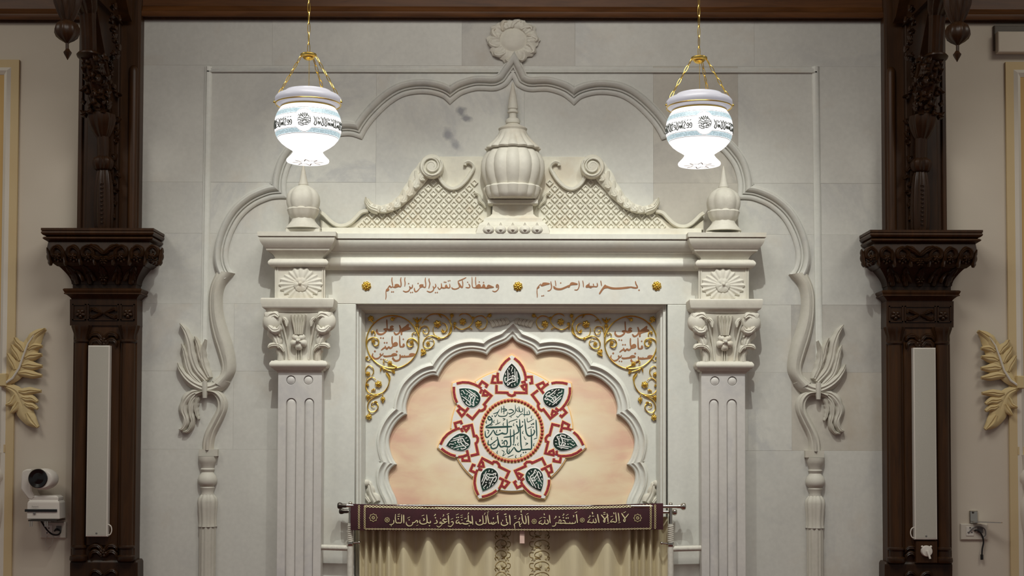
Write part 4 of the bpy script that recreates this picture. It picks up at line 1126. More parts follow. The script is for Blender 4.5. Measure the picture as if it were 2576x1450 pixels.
# ------------------------------------------------------------------ urn finial and corner finials
def rings(cx, prof, yc, s=None):
    sc = S(yc); return [(XC(cx, yc, py), yc, ZR(py, yc, cx), r * sc) for py, r in prof]
UY = -0.05
UR = thing('urn_finial', 'tall ribbed marble urn with a spire at the centre of the pediment', 'finial', P(1290, 577, UY))
U0 = 1290
m = MB(); m.lathe(rings(U0, [(206, 0.6), (212, 3), (228, 6), (246, 9.5), (262, 12), (274, 13), (276, 11), (279, 11), (281, 14), (284, 14), (286, 10), (297, 9.5), (299, 14), (302, 18), (306, 19), (311, 18), (313, 15)], UY), 20); m.build('spire', 'marble_carved', UR)
m = MB(); m.lathe(rings(U0, [(312, 15), (316, 20), (322, 33), (325, 37), (328, 36), (331, 34)], UY), 24); m.build('spire_collar', 'marble_carved', UR)
prof = [(329, 34), (338, 37), (348, 43), (358, 52), (366, 60), (372, 67), (376, 69), (379, 66)]
def lobs(n, amp, lo=0, ph=0.0): return lambda th, i: 1 + (amp * (abs(math.cos(n * (th + ph) / 2)) - 0.6) if i >= lo else 0)
m = MB(); m.lathe(rings(U0, prof, UY), 96, lobs(16, 0.09, 2)); m.build('leaf_cap', 'marble_carved', UR)
prof = [(372, 50), (382, 61), (394, 71), (408, 78), (424, 80), (440, 78), (456, 73), (470, 66), (476, 62)]
m = MB(); m.lathe(rings(U0, prof, UY), 112, lobs(14, 0.075, 0, PI / 14)); m.build('ribbed_bowl', 'marble_carved', UR)
for th in (-PI / 2 - 2 * PI / 14 * 1, -PI / 2, -PI / 2 + 2 * PI / 14): pass
prof = [(471, 68), (475, 73), (479, 72), (484, 70), (492, 68), (499, 64), (503, 60)]
m = MB(); m.lathe(rings(U0, prof, UY), 96, lobs(16, 0.06, 0)); m.build('leaf_cup', 'marble_carved', UR)
m = MB(); mold(m, U0 - 50, U0 + 50, UY - 0.02, -0.002, segs([('l', 515, 513, 8, 12), ('l', 513, 504, 13, 13), ('l', 504, 502, 13, 8)]), 0.6); m.build('cup_plate', 'marble_carved', UR)
m = MB(); mold(m, U0 - 50, U0 + 50, UY - 0.02, -0.002, segs([('c', 560, 552, 24, 22), ('c', 552, 540, 22, 4), ('l', 540, 514, 2, 0)]), 0.6); m.build('pedestal', 'marble_pediment', UR)
m = MB(); mold(m, U0 - 50, U0 + 50, UY - 0.02, -0.0018, segs([('l', 592, 590, 42, 42), ('l', 590, 572, 42, 36), ('v', 572, 560, 36, 24)]), 0.6); pd = m.build('pedestal_base', 'marble_pediment', UR)
for k in range(-2, 3):
    px = U0 + k * 30.5; c = P(px, 580, UY - 0.04)
    m = MB(); flower(m, px, 579, 14.5, 2, -0.110, 0.022, 0.35, 12, 0, 0.08, 5); m.build('lotus_boss', 'marble_carved', pd)
    m = MB(); leaf(m, [(px, 572), (px, 566), (px, 561)], [4, 5, 1.5], -0.106, 0.012, 0, 0); m.build('lotus_tip', 'marble_carved', pd)
for sd in (1, -1):
    m = MB(); q = lambda pts: [(2 * U0 - p[0], p[1]) if sd < 0 else p for p in pts]
    leaf(m, q([(1203, 592), (1204, 578), (1216, 568)]), [5, 8, 4], UY - 0.03, 0.02, 2, 0.3); m.build('base_leaf', 'marble_carved', pd)
    m = MB(); leaf(m, q([(1218, 476), (1226, 492), (1232, 506), (1240, 514)]), [5, 6, 6, 4], UY - 0.01, 0.024, 3, 0.25); m.build('cup_leaf', 'marble_carved', UR)

def corner_finial(cx, dy, lb):
    yc = -0.10
    t = thing('corner_finial', lb, 'finial', P(cx, 590 + dy, yc), 'corner finials on the pilasters')
    m = MB(); m.lathe(rings(cx, [(p[0] + dy, p[1]) for p in [(412, 0.6), (420, 3), (436, 6), (452, 9), (463, 12), (467, 13), (469, 11)]], yc), 16); m.build('spire', 'marble_carved', t)
    m = MB(); m.lathe(rings(cx, [(p[0] + dy, p[1]) for p in [(467, 10), (470, 16), (476, 26), (484, 35), (494, 40.5), (505, 42), (516, 41), (526, 38), (531, 36)]], yc), 72, lobs(8, 0.09, 1, PI / 8)); m.build('ribbed_bulb', 'marble_carved', t)
    m = MB(); m.lathe(rings(cx, [(p[0] + dy, p[1]) for p in [(526, 38), (530, 40.5), (534, 39), (541, 37), (548, 33), (553, 29)]], yc), 48, lobs(12, 0.05, 0)); m.build('leaf_cup', 'marble_carved', t)
    m = MB(); m.lathe(rings(cx, [(p[0] + dy, p[1]) for p in [(552, 29), (558, 30), (566, 36), (573, 43), (578, 45)]], yc), 32); m.build('neck', 'marble_carved', t)
    m = MB(); mold(m, cx - 44, cx + 41, yc - 0.05, -0.02, [(591 + dy, 0), (577 + dy, 0)]); m.build('block', 'marble_carved', t)
corner_finial(763, -1, 'small ribbed marble finial above the left pilaster, beneath a lamp')
corner_finial(1820, 5, 'small ribbed marble finial above the right pilaster, beneath a lamp')

# ------------------------------------------------------------------ large multifoil arch in relief
RA = [[(1289, 198), (1279, 212), (1269, 220), (1253, 227), (1236, 229), (1215, 228), (1194, 229), (1165, 238), (1148, 249), (1132, 263)],
      [(1132, 263), (1112, 246), (1079, 237), (1045, 237), (1012, 245), (979, 266), (946, 298), (925, 325), (911, 351)],
      [(911, 351), (880, 342), (840, 346), (800, 357), (765, 377), (745, 398), (731, 420), (722, 450), (720, 475), (723, 500)],
      [(723, 500), (700, 500), (677, 504), (642, 520), (611, 547), (590, 582), (577, 620), (574, 650), (579, 672), (590, 688)]]
RAR = [[(2 * 1289 - 2 - p[0], p[1] + 2) for p in reversed(L)] for L in reversed(RA)]
RAR[-1][-1] = (1289, 198)
pr = [(0, 0.0), (0, 0.007), (2, 0.011), (6, 0.014), (10, 0.013), (10.5, 0.006), (12.5, 0.006), (13, 0.016), (16, 0.018), (16.5, 0.012), (18, 0.014), (19, 0.024), (23, 0.033), (27, 0.036), (31, 0.032), (34, 0.022), (34.6, 0.013), (37, 0.012), (38, 0.0)]
m = MB(); sweep(m, RAR + RA, pr, -0.0005, 1, 7)
tag(m.build('multifoil_arch', 'marble_wall'), 'large multifoil marble arch moulding carved in relief around the pediment', 'arch')
# thin rectangular frame line around the arch
m = MB(); bead = [(-6, 0.0), (-5, 0.006), (-2, 0.008), (1, 0.006), (3, 0.012), (6, 0.012), (7, 0.0)]
FRM = thing('frame_moulding', 'thin rectangular marble frame moulding enclosing the multifoil arch', 'frame', (0, 0, ZR(960)))
xa, xb = 521, 2054
m = MB(); sweep(m, [[(xa, 176), (2056, 178)]], bead, -0.0005, 1); m.build('top_rail', 'marble_wall', FRM)
for px0, px1 in ((525, 513), (2052, 2062)):
    m = MB(); sweep(m, [[(px0, 168), (px1, 955)]], [(-9, 0), (-7, 0.007), (-2, 0.012), (3, 0.012), (6, 0.006), (9, 0.005), (10, 0)], -0.0005, 1); m.build('side_rail', 'marble_white', FRM)
# round leafy rosette above the apex
ROS = thing('leaf_rosette', 'round leaf-rimmed marble rosette on the grey slab under the beam', 'rosette', P(1291, 102))
m = MB(); rows = []
for i, (rho, h) in enumerate([(0.0, 0.030), (0.25, 0.029), (0.40, 0.026), (0.48, 0.020), (0.52, 0.018), (0.56, 0.024), (0.66, 0.026), (0.80, 0.024), (0.92, 0.018), (1.0, 0.012), (1.0, 0.0)]):
    row = []
    for j in range(80):
        th = 2 * PI * j / 80; k = 1 + (0.05 * math.cos(10 * th) + 0.03 * math.cos(23 * th + 1) if rho > 0.6 else 0)
        hh = h + (0.005 * math.sin(17 * th + rho * 9) * math.sin(11 * th) if 0.55 < rho < 0.97 else 0)
        x, z = W(1291 + 64 * rho * k * math.cos(th), 103 + 56 * rho * k * math.sin(th)); row.append((x, -0.001 - hh, z))
    rows.append(row)
m.grid(rows, True, True); m.build('disc', 'marble_carved', ROS)
for k in range(10):
    a = 2 * PI * k / 10 + 0.3
    c = lambda r, d: (1291 + 64 * r * math.cos(a + d), 103 + 56 * r * math.sin(a + d))
    m = MB(); leaf(m, [c(0.60, -0.1), c(0.78, 0.05), c(0.92, 0.22), c(0.88, 0.38)], [5, 8, 7, 3], -0.018, 0.014, 3, 0.3, 3, 4); m.build('rim_leaf', 'marble_carved', ROS)

# ------------------------------------------------------------------ scrolls and balusters under the arch
def scroll_baluster(sd):
    nm = 'left' if sd > 0 else 'right'
    t = thing('carved_scroll_stem', 'S-shaped marble stem ending in curled acanthus leaves, %s of the niche' % nm, 'carving', (sd * XC(530), 0, ZR(1132)), 'carved scroll stems')
    YS = -0.0005
    # upper S stem: centre line + half widths
    L = [(545, 683), (530, 718), (525, 754), (527, 803), (536, 848), (548, 888), (557, 922), (552, 945), (534, 958)]
    R = [(592, 689), (570, 715), (561, 748), (563, 790), (573, 827), (585, 863), (593, 903), (592, 938), (566, 978)]
    rows = []
    for a, b in zip(cat(L, 5), cat(R, 5)):
        row = []
        for j in range(13):
            u = j / 12; q = a.lerp(b, u)
            h = 0.042 * math.sin(PI * min(1, max(0, u * 1.0))) ** 0.55 - 0.006 * math.exp(-((u - 0.25) / 0.05) ** 2) - 0.006 * math.exp(-((u - 0.38) / 0.05) ** 2)
            x, z = W(q.x, q.y); row.append((x, YS - (max(0.0, h) if 0 < j < 12 else 0), z))
        rows.append(row)
    m = MB(); m.grid(rows); m.add(rows[0], [tuple(range(13))]); m.build('stem', 'marble_scroll', t)
    m = MB(); leaf(m, [(566, 955), (546, 972), (520, 978), (492, 968), (470, 950), (456, 930), (450, 914)], [18, 18, 16, 15, 13, 9, 3], YS, 0.040, 4, 0.16); m.build('leaf_base', 'marble_scroll', t)
    for sp, hw in (([(520, 958), (496, 930), (484, 898), (478, 862), (468, 834), (456, 815)], [11, 14, 15, 14, 10, 3]), ([(505, 965), (480, 938), (470, 905), (466, 885), (460, 866)], [8, 11, 11, 8, 3]),
                   ([(528, 950), (514, 915), (512, 885), (520, 855)], [9, 13, 10, 3]), ([(524, 945), (506, 900), (500, 870), (493, 848)], [8, 10, 9, 3])):
        m = MB(); leaf(m, sp, hw, YS, 0.030, 4, 0.2, 4, 5, 0.012); m.build('acanthus_leaf', 'marble_scroll', t)
    m = MB(); m.tube([(XC(519, 0, p), YS - 0.034, ZR(p)) for p in (962, 976, 992, 1004)], [0.012, 0.014, 0.013, 0.011], 8); m.build('clasp', 'marble_scroll', t)
    # lower curl
    L = [(500, 1000), (517, 990), (534, 994), (545, 1008), (545, 1030), (532, 1055), (517, 1085), (510, 1110), (509, 1133)]
    R = [(492, 986), (520, 980), (552, 983), (570, 1002), (573, 1028), (561, 1058), (547, 1086), (540, 1110), (538, 1133)]
    rows = []
    for a, b in zip(cat(L, 5), cat(R, 5)):
        row = []
        for j in range(11):
            u = j / 10; q = a.lerp(b, u); h = 0.036 * math.sin(PI * u) ** 0.6 - 0.005 * math.cos(u * 18)
            x, z = W(q.x, q.y); row.append((x, YS - (max(0.0, h) if 0 < j < 10 else 0), z))
        rows.append(row)
    m = MB(); m.grid(rows); m.build('lower_stem', 'marble_scroll', t)
    for sp, hw in (([(512, 984), (486, 990), (468, 1008), (462, 1032), (470, 1058), (462, 1078), (452, 1082)], [6, 12, 13, 12, 11, 8, 3]), ([(500, 992), (484, 1012), (482, 1040), (486, 1062), (476, 1084), (462, 1088)], [8, 11, 10, 8, 6, 3]),
                   ([(500, 1000), (494, 1022), (497, 1044), (502, 1056)], [7, 8, 6, 3])):
        m = MB(); leaf(m, sp, hw, YS, 0.030, 5, 0.22, 4, 5); m.build('curled_leaf', 'marble_scroll', t)
    # baluster
    b = thing('marble_baluster', 'half-round marble baluster set in the wall beneath the %s scroll stem' % nm, 'baluster', (sd * XC(523), 0, 0), 'wall balusters')
    m = MB(); mold(m, 500, 547, -0.03, -0.001, [(1150, 0), (1133, 0)], 1, (0, 0)); m.build('top_block', 'marble_scroll', b)
    def half(prof, name, lob=None, seg=20):
        m = MB(); yc = -0.002; rg = [(XC(522.5, 0, py), yc, ZR(py), r * S(0)) for py, r in prof]
        m.lathe(rg, seg, lob, PI, 2 * PI, False); m.build(name, 'marble_scroll', b)
    half([(1150, 23), (1158, 23), (1166, 21), (1174, 17), (1180, 16), (1183, 18), (1186, 17), (1190, 15)], 'upper_mould')
    half([(1190, 15), (1194, 17), (1199, 21), (1208, 24.5), (1217, 24), (1223, 20), (1226, 17)], 'ball')
    half([(1226, 17), (1229, 19), (1232, 18), (1240, 15), (1246, 16)], 'ring')
    half([(1246, 16), (1250, 19), (1256, 23), (1265, 24.5), (1280, 23.5), (1300, 22), (1318, 21.5), (1327, 23)], 'leaf_vase', lambda th, i: 1 + 0.05 * math.cos(10 * th), 40)
    ro = []
    z1 = ZR(1327)
    m = MB(); m.lathe([(XC(522.5, 0, 1330), -0.002, z, 20 * S(0)) for z in (0.0, z1)], 60, lambda th, i: 1 + 0.07 * abs(math.cos(6 * th)), PI, 2 * PI, False); m.build('fluted_shaft', 'marble_scroll', b)
both(scroll_baluster)
# ------------------------------------------------------------------ carved wooden columns
def wood_column(sd):
    lb = ('dark carved wooden column beside the wall with the white camera' if sd > 0 else 'dark carved wooden column with the round white switch near its foot')
    BY = -0.095                                       # face of the column body
    t = thing('wooden_column', lb, 'column', (sd * XC(262, BY, 1400), BY, 0), 'carved wooden columns')
    def bx(nm, a, b, yf, r0, r1, mat='dark_wood', yb=-0.001, bev=0.004, par=None, rp=None):
        rp = rp or (min(1450, max(0, (r0 + r1) / 2)))
        m = MB(); z1 = ZR(r0, yf) ; z0 = 0.0 if r1 is None else ZR(r1, yf)
        m.box(XC(a, yf, rp), XC(b, yf, rp), yf, yb, z0, z1, bev); return m.build(nm, mat, par or t)
    # lower body
    m = MB(); m.box(XC(181, BY, 1100), XC(342, BY, 1100), BY, -0.001, 0, ZR(757, BY), 0.004); m.build('body', 'dark_wood', t)
    m = MB(); m.box(XC(221, BY, 1100), XC(300, BY, 1100), BY - 0.008, BY + 0.01, ZR(1376, BY), ZR(860, BY), 0.004); m.build('centre_panel', 'dark_wood', t)
    for c, r in ((203, 16), (322, 17)):
        m = MB(); x = XC(c, BY, 1100); m.lathe([(x, BY - 0.002, z, r * S(BY)) for z in (ZR(1385, BY), ZR(862, BY))], 20); co = m.build('colonnette', 'dark_wood', t)
        m = MB(); m.lathe([(x, BY - 0.002, ZR(p, BY), rr * S(BY)) for p, rr in ((866, r + 1), (863, r + 4), (859, r + 4), (857, r + 1), (845, r + 2), (835, r + 5), (826, r + 8), (822, r + 8))], 40, lambda th, i: 1 + (0.08 * math.cos(9 * th) if i > 3 else 0)); m.build('colonnette_capital', 'carved_wood', co)
        m = MB(); m.lathe([(x, BY - 0.002, ZR(p, BY), rr * S(BY)) for p, rr in ((1374, r + 1), (1377, r + 4), (1381, r + 4), (1384, r + 1), (1398, r + 1), (1402, r + 6), (1410, r + 7), (1414, r + 5))], 20); m.build('colonnette_base', 'carved_wood', co)
    m = MB(); mold(m, 184, 342, BY, -0.001, segs([('l', 1500, 1420, 6, 6), ('v', 1420, 1412, 6, 2)])); m.build('plinth', 'carved_wood', t)
    m = MB(); m.box(XC(180, BY - 0.01, 1450), XC(344, BY - 0.01, 1450), BY - 0.02, -0.001, 0, ZR(1500, BY), 0.005); m.build('pedestal', 'dark_wood', t)
    CW = 'carved_wood'
    # carving around the foot and head of the panel
    for y0, fl in ((1400, 1), (868, 1)):
        for s in (-1, 1):
            m = MB(); leaf(m, [(261 + s * 3, y0), (261 + s * 16, y0 - 12), (261 + s * 30, y0 - 8), (261 + s * 34, y0 + 6)], [5, 8, 8, 3], BY - 0.006, 0.018, 3, 0.3); m.build('panel_carving', CW, t)
            m = MB(); leaf(m, [(261 + s * 3, y0 - 14), (261 + s * 14, y0 - 26), (261 + s * 30, y0 - 24), (261 + s * 36, y0 - 14)], [5, 8, 7, 3], BY - 0.006, 0.018, 3, 0.3); m.build('panel_carving', CW, t)
        m = MB(); flower(m, 261, y0 - 8, 13, 5, BY - 0.006, 0.018); m.build('panel_flower', CW, t)
    for s in (-1, 1):
        m = MB(); leaf(m, [(261 + s * 4, 1446), (261 + s * 18, 1436), (261 + s * 30, 1440), (261 + s * 34, 1450)], [5, 7, 6, 3], BY - 0.014, 0.016, 3, 0.3); m.build('foot_carving', CW, t)
    # block with three carved fields
    m = MB(); mold(m, 181, 342, BY, -0.001, [(822, 4), (756, 4)]); bk = m.build('carved_block', CW, t)
    m = MB()
    for a, b in ((184, 218), (223, 300), (305, 340)):
        for (p, q, r, s) in ((a, b, 768, 771), (a, b, 806, 809), (a, a + 3, 768, 809), (b - 3, b, 768, 809)):
            m.box(XC(p, BY, 790), XC(q, BY, 790), BY - 0.014, BY - 0.004, ZR(s, BY), ZR(r, BY))
    m.build('field_border', CW, bk)
    for cx in (203, 322):
        m = MB(); flower(m, cx, 790, 13, 5, BY - 0.008, 0.016, 0.22, None, 0.3, 0.35); m.build('field_flower', CW, bk)
    for s in (-1, 1):
        for d in (-1, 1):
            m = MB(); leaf(m, [(261 + s * 3, 789), (261 + s * 16, 789 + d * 6), (261 + s * 29, 789 + d * 11), (261 + s * 33, 789 + d * 4)], [4, 6, 6, 3], BY - 0.008, 0.016, 3, 0.3); m.build('field_leaf', CW, bk)
    # projecting string course
    m = MB(); mold(m, 183, 342, BY, -0.001, segs([('c', 758, 744, 2, 14), ('l', 744, 741, 17, 17), ('v', 741, 732, 15, 19), ('l', 732, 730, 19, 16)])); m.build('string_course', 'dark_wood', t)
    # capital: flared bell, carved band, moulded abacus
    m = MB(); mold(m, 183, 342, BY, -0.001, segs([('l', 731, 718, 0, 0), ('c', 718, 676, 2, 26), ('l', 676, 668, 30, 40), ('v', 668, 640, 40, 50), ('l', 640, 616, 50, 46)], 7), 1.0); cp = m.build('capital', CW, t)
    m = MB(); mold(m, 183, 342, BY, -0.001, segs([('l', 618, 614, 46, 52), ('t', 613, 606, 54, 54, 3), ('l', 605, 602, 50, 54), ('t', 602, 592, 56, 58, 3), ('l', 591, 585, 60, 60)]), 1.0); m.build('abacus', 'dark_wood', t)
    e = 50; yc = BY - e * S(BY)
    # front band of scrolls, leaves and a central flower
    for k, cx in enumerate((146, 186, 222, 305, 345, 384)):
        s = -1 if k < 3 else 1
        m = MB(); leaf(m, [(cx - s * 12, 652), (cx - s * 13, 634), (cx, 622), (cx + s * 12, 628), (cx + s * 13, 642), (cx + s * 2, 650)], [4, 6, 7, 7, 6, 4], yc + 0.006, 0.022, 4, 0.2); m.build('scroll_leaf', CW, cp)
        m = MB(); flower(m, cx, 646, 9, 5, yc + 0.004, 0.024, 0.3, None, k, 0.3, 4); m.build('scroll_flower', CW, cp)
        for d in (-1, 0, 1):
            m = MB(); m.ball((XC(cx + d * 7, yc, 662), yc + 0.004, ZR(660 + abs(d) * -4, yc)), 0.008, 0.012, 0.009, 6, 5); m.build('berry', CW, cp)
    for k, cx in enumerate((128, 166, 204, 240, 284, 325, 365, 402)):
        m = MB(); s = -1 if cx < 262 else 1
        leaf(m, [(cx, 668), (cx + s * 2, 654), (cx + s * 5, 636), (cx + s * 8, 624)], [4, 8, 7, 2], yc + 0.010, 0.020, 3, 0.35, 3, 4); m.build('band_leaf', CW, cp)
    for k, cx in enumerate((204, 233, 291, 320)):
        s = -1 if cx < 262 else 1
        m = MB(); leaf(m, [(cx - s * 6, 708), (cx, 694), (cx + s * 8, 684), (cx + s * 14, 690)], [4, 7, 6, 3], BY - 0.022, 0.024, 3, 0.3, 3, 4); m.build('bell_scroll', CW, cp)
    for s in (-1, 1):
        m = MB(); leaf(m, [(262, 640), (262 + s * 14, 628), (262 + s * 30, 620), (262 + s * 40, 622)], [5, 9, 8, 3], yc + 0.004, 0.024, 3, 0.3); m.build('centre_leaf', CW, cp)
        m = MB(); leaf(m, [(262, 648), (262 + s * 14, 652), (262 + s * 26, 646), (262 + s * 32, 640)], [5, 7, 6, 3], yc + 0.004, 0.022, 3, 0.3); m.build('centre_leaf', CW, cp)
    m = MB(); flower(m, 262, 658, 10, 6, yc + 0.004, 0.026); m.build('centre_flower', CW, cp)
    # bell leaves
    for k, cx in enumerate((196, 228, 262, 296, 328)):
        m = MB(); leaf(m, [(cx, 716), (cx + (cx - 262) * 0.06, 700), (cx + (cx - 262) * 0.16, 684), (cx + (cx - 262) * 0.3, 674)], [6, 11, 12, 5], BY - 0.006, 0.020, 4, 0.25, 4, 5, 0.05); m.build('bell_leaf', CW, cp)
    m = MB(); flower(m, 262, 700, 12, 6, BY - 0.014, 0.024, 0.3); m.build('bell_flower', CW, cp)
    for k in range(3):                                  # carving on the inner side of the capital
        y = -0.02 - k * 0.05
        m = MB(); x = XC(342 + e, BY, 640)
        m.ball((x, y - 0.02, ZR(640, BY)), 0.014, 0.022, 0.03, 8, 6); m.ball((x - 0.008, y - 0.02, ZR(662, BY)), 0.014, 0.016, 0.016, 8, 6); m.build('side_carving', CW, cp)
    # upper post
    UY_ = -0.075
    m = MB(); m.box(XC(199, UY_, 330), XC(347, UY_, 330), UY_, -0.001, ZR(586, UY_), ZTOP, 0.004); m.build('upper_post', 'dark_wood', t)
    bx('edge_strip', 197, 208, UY_ - 0.015, -60, 585); 
    m = MB(); x = XC(334, UY_, 380); m.lathe([(x, UY_, ZR(p, UY_), r * S(UY_)) for p, r in ((586, 12), (185, 12), (175, 11), (168, 6), (166, 0.5))], 16); m.build('half_round', 'dark_wood', t)
    bx('edge_strip', 345, 352, UY_ + 0.01, -60, 585)
    bx('bracket_back', 219, 298, UY_ - 0.035, 20, 585, 'carved_wood')
    # bracket: candelabrum leaning out from the wall
    def dep(r): 
        pts = [(590, -0.125), (430, -0.14), (345, -0.16), (285, -0.19), (150, -0.34), (130, -0.38), (35, -0.45), (-60, -0.6)]
        for (a, b), (c, d) in zip(pts, pts[1:]):
            if c <= r <= a: return b + (d - b) * (a - r) / (a - c)
        return pts[-1][1] if r < -60 else pts[0][1]
    def cand(nm, prof, lob=None, seg=28, dy=0.0):
        m = MB(); m.lathe([(*P(cx, py, dep(py) + dy)[:2], P(cx, py, dep(py) + dy).z, r * S(dep(py))) for cx, py, r in prof], seg, lob); return m.build(nm, CW, BR)
    BR = MB().lathe([(*P(258, py, dep(py) + 0.03)[:2], P(258, py, 0).z, 14 * S(0)) for py in (585, 440, 400, 345, 300)], 10).build('bracket', CW, t)
    cand('fluted_baluster', [(261, 584, 18), (261, 570, 22), (261, 520, 24), (261, 470, 22), (261, 440, 18), (261, 430, 15)], lambda th, i: 1 + 0.08 * math.cos(10 * th), 60)
    for k in range(10):
        m = MB(); q = P(256, 560 - k * 11, dep(560 - k * 11) - 24 * S(0)); m.ball(q, 0.006, 0.006, 0.005, 6, 5); m.build('bead', CW, BR)
    cand('leaf_ring', [(259, 430, 15), (259, 426, 21), (259, 416, 24), (259, 406, 25), (259, 398, 20), (260, 394, 14)], lambda th, i: 1 + 0.10 * math.cos(9 * th), 54)
    cand('shaft', [(261, 396, 14), (261, 370, 14.5), (260, 345, 15)])
    cand('leaf_cup', [(259, 348, 13), (258, 338, 20), (257, 320, 28), (256, 302, 33), (255, 288, 31), (254, 282, 20)], lambda th, i: 1 + 0.10 * math.cos(8 * th), 48)
    rnd = random.Random(5)
    for k in range(65):                                 # foliage cluster
        py = 150 + (k % 13) * 11 + rnd.uniform(-4, 4); cx = 246 + (1 - (py - 150) / 140) * -10 + rnd.choice((-1, 1)) * rnd.uniform(4, 30)
        y = dep(py) - max(0.0, 0.055 - abs(cx - 244) * 0.0013) + 0.006; a = rnd.uniform(0, 2 * PI)
        m = MB(); l = rnd.uniform(10, 17)
        leaf(m, [(cx, py), (cx + l * 0.5 * math.cos(a), py + l * 0.5 * math.sin(a)), (cx + l * math.cos(a + 0.5), py + l * math.sin(a + 0.5))], [5, 8, 3], y, 0.022, 3, 0.3, 3, 4); m.build('foliage', CW, BR)
    cand('foliage_core', [(256, 290, 20), (250, 240, 26), (242, 190, 26), (232, 152, 22)], lambda th, i: 1 + 0.12 * math.cos(7 * th + i), 42)
    cand('ring_mould', [(228, 154, 20), (227, 150, 27), (226, 145, 31), (225, 139, 32), (224, 134, 27), (224, 130, 20)])
    cand('fluted_neck', [(224, 131, 18), (223, 90, 18), (221, 50, 19), (220, 35, 21)], lambda th, i: 1 + 0.09 * math.cos(8 * th), 48)
    cand('top_leaf', [(218, 40, 20), (212, 20, 30), (205, 0, 36), (200, -30, 42)], lambda th, i: 1 + 0.12 * math.cos(9 * th), 54)
    for k in range(52):                                 # carving on the inner cheek of the bracket
        py = 14 + k * 10.5; cx = 286 + rnd.uniform(-9, 9); a = rnd.uniform(0, 2 * PI); l = rnd.uniform(9, 15)
        m = MB(); y = min(UY_ - 0.036, dep(py) + 0.10)
        leaf(m, [(cx, py), (cx + l * 0.5 * math.cos(a), py + l * 0.5 * math.sin(a)), (cx + l * math.cos(a + 0.9), py + l * math.sin(a + 0.9))], [4, 7.5, 3], y, 0.026, 3, 0.3, 3, 4); m.build('cheek_leaf', CW, BR)
    # cheek plate running out with the bracket
    m = MB(); rows = []
    for px_off, xx in ((0, XC(266, -0.1, 300)), (1, XC(292, -0.1, 300))):
        prof = [(-0.05, ZR(560)), (-0.11, ZR(560)), (-0.13, ZR(400)), (-0.17, ZR(290)), (-0.3, ZR(180)), (-0.45, ZR(90)), (-0.75, ZR(0)), (-0.75, ZR(-80)), (-0.05, ZR(-80))]
        rows.append([(xx, y, z) for y, z in prof])
    m.grid(rows, True, True, True); m.build('bracket_cheek', CW, BR)
    # pendant at the outer end
    pdn = -0.74
    pe = MB().lathe([(*P(169, py, pdn)[:2], P(169, py, pdn).z, r * S(pdn)) for py, r in ((50, 10), (56, 18), (62, 26), (72, 30), (82, 31), (92, 27), (100, 18), (106, 8), (109, 4), (124, 4))], 48, lambda th, i: 1 + 0.07 * math.cos(8 * th)).build('pendant', CW, t)
    m = MB(); m.lathe([(*P(170, py, pdn)[:2], P(170, py, pdn).z, r * S(pdn)) for py, r in ((123, 4), (128, 7), (132, 10.5), (136, 9), (143, 5), (151, 0.5))], 14); m.build('pendant_tip', CW, pe)
    m = MB(); m.lathe([(*P(170, py, pdn)[:2], P(170, py, pdn).z, r * S(pdn)) for py, r in ((54, 12), (44, 18), (30, 24), (10, 30), (-20, 34), (-50, 36))], 54, lambda th, i: 1 + 0.13 * math.cos(9 * th + i * 0.3)); m.build('pendant_cup', CW, pe)
    m = MB(); q0 = P(169, -50, pdn); m.box(q0.x - 0.07, q0.x + 0.07, pdn - 0.08, -0.05, q0.z - 0.01, q0.z + 0.12, 0.01); m.build('bracket_arm', CW, BR)
    # cross beam carried by the bracket, running into the hall
    cb = MB(); x0, x1 = XC(292, 0, 10), XC(352, 0, 10); z = ZR(62); cb.box(x0, x1, -4.0, -0.105, z + 0.13, z + 0.5, 0.01)
    rows = []
    for xx in (x0 + 0.01, x1 - 0.01): rows.append([(xx, y, zz) for y, zz in ((-0.105, z - 0.02), (-0.16, z), (-0.30, z + 0.14), (-0.105, z + 0.14))])
    cb.grid(rows, True, True, True)
    tag(cb.build('cross_beam', 'dark_wood'), 'dark wooden cross beam running out above the %s carved column' % ('left' if sd > 0 else 'right'), 'beam', 'cross beams')
both(wood_column)

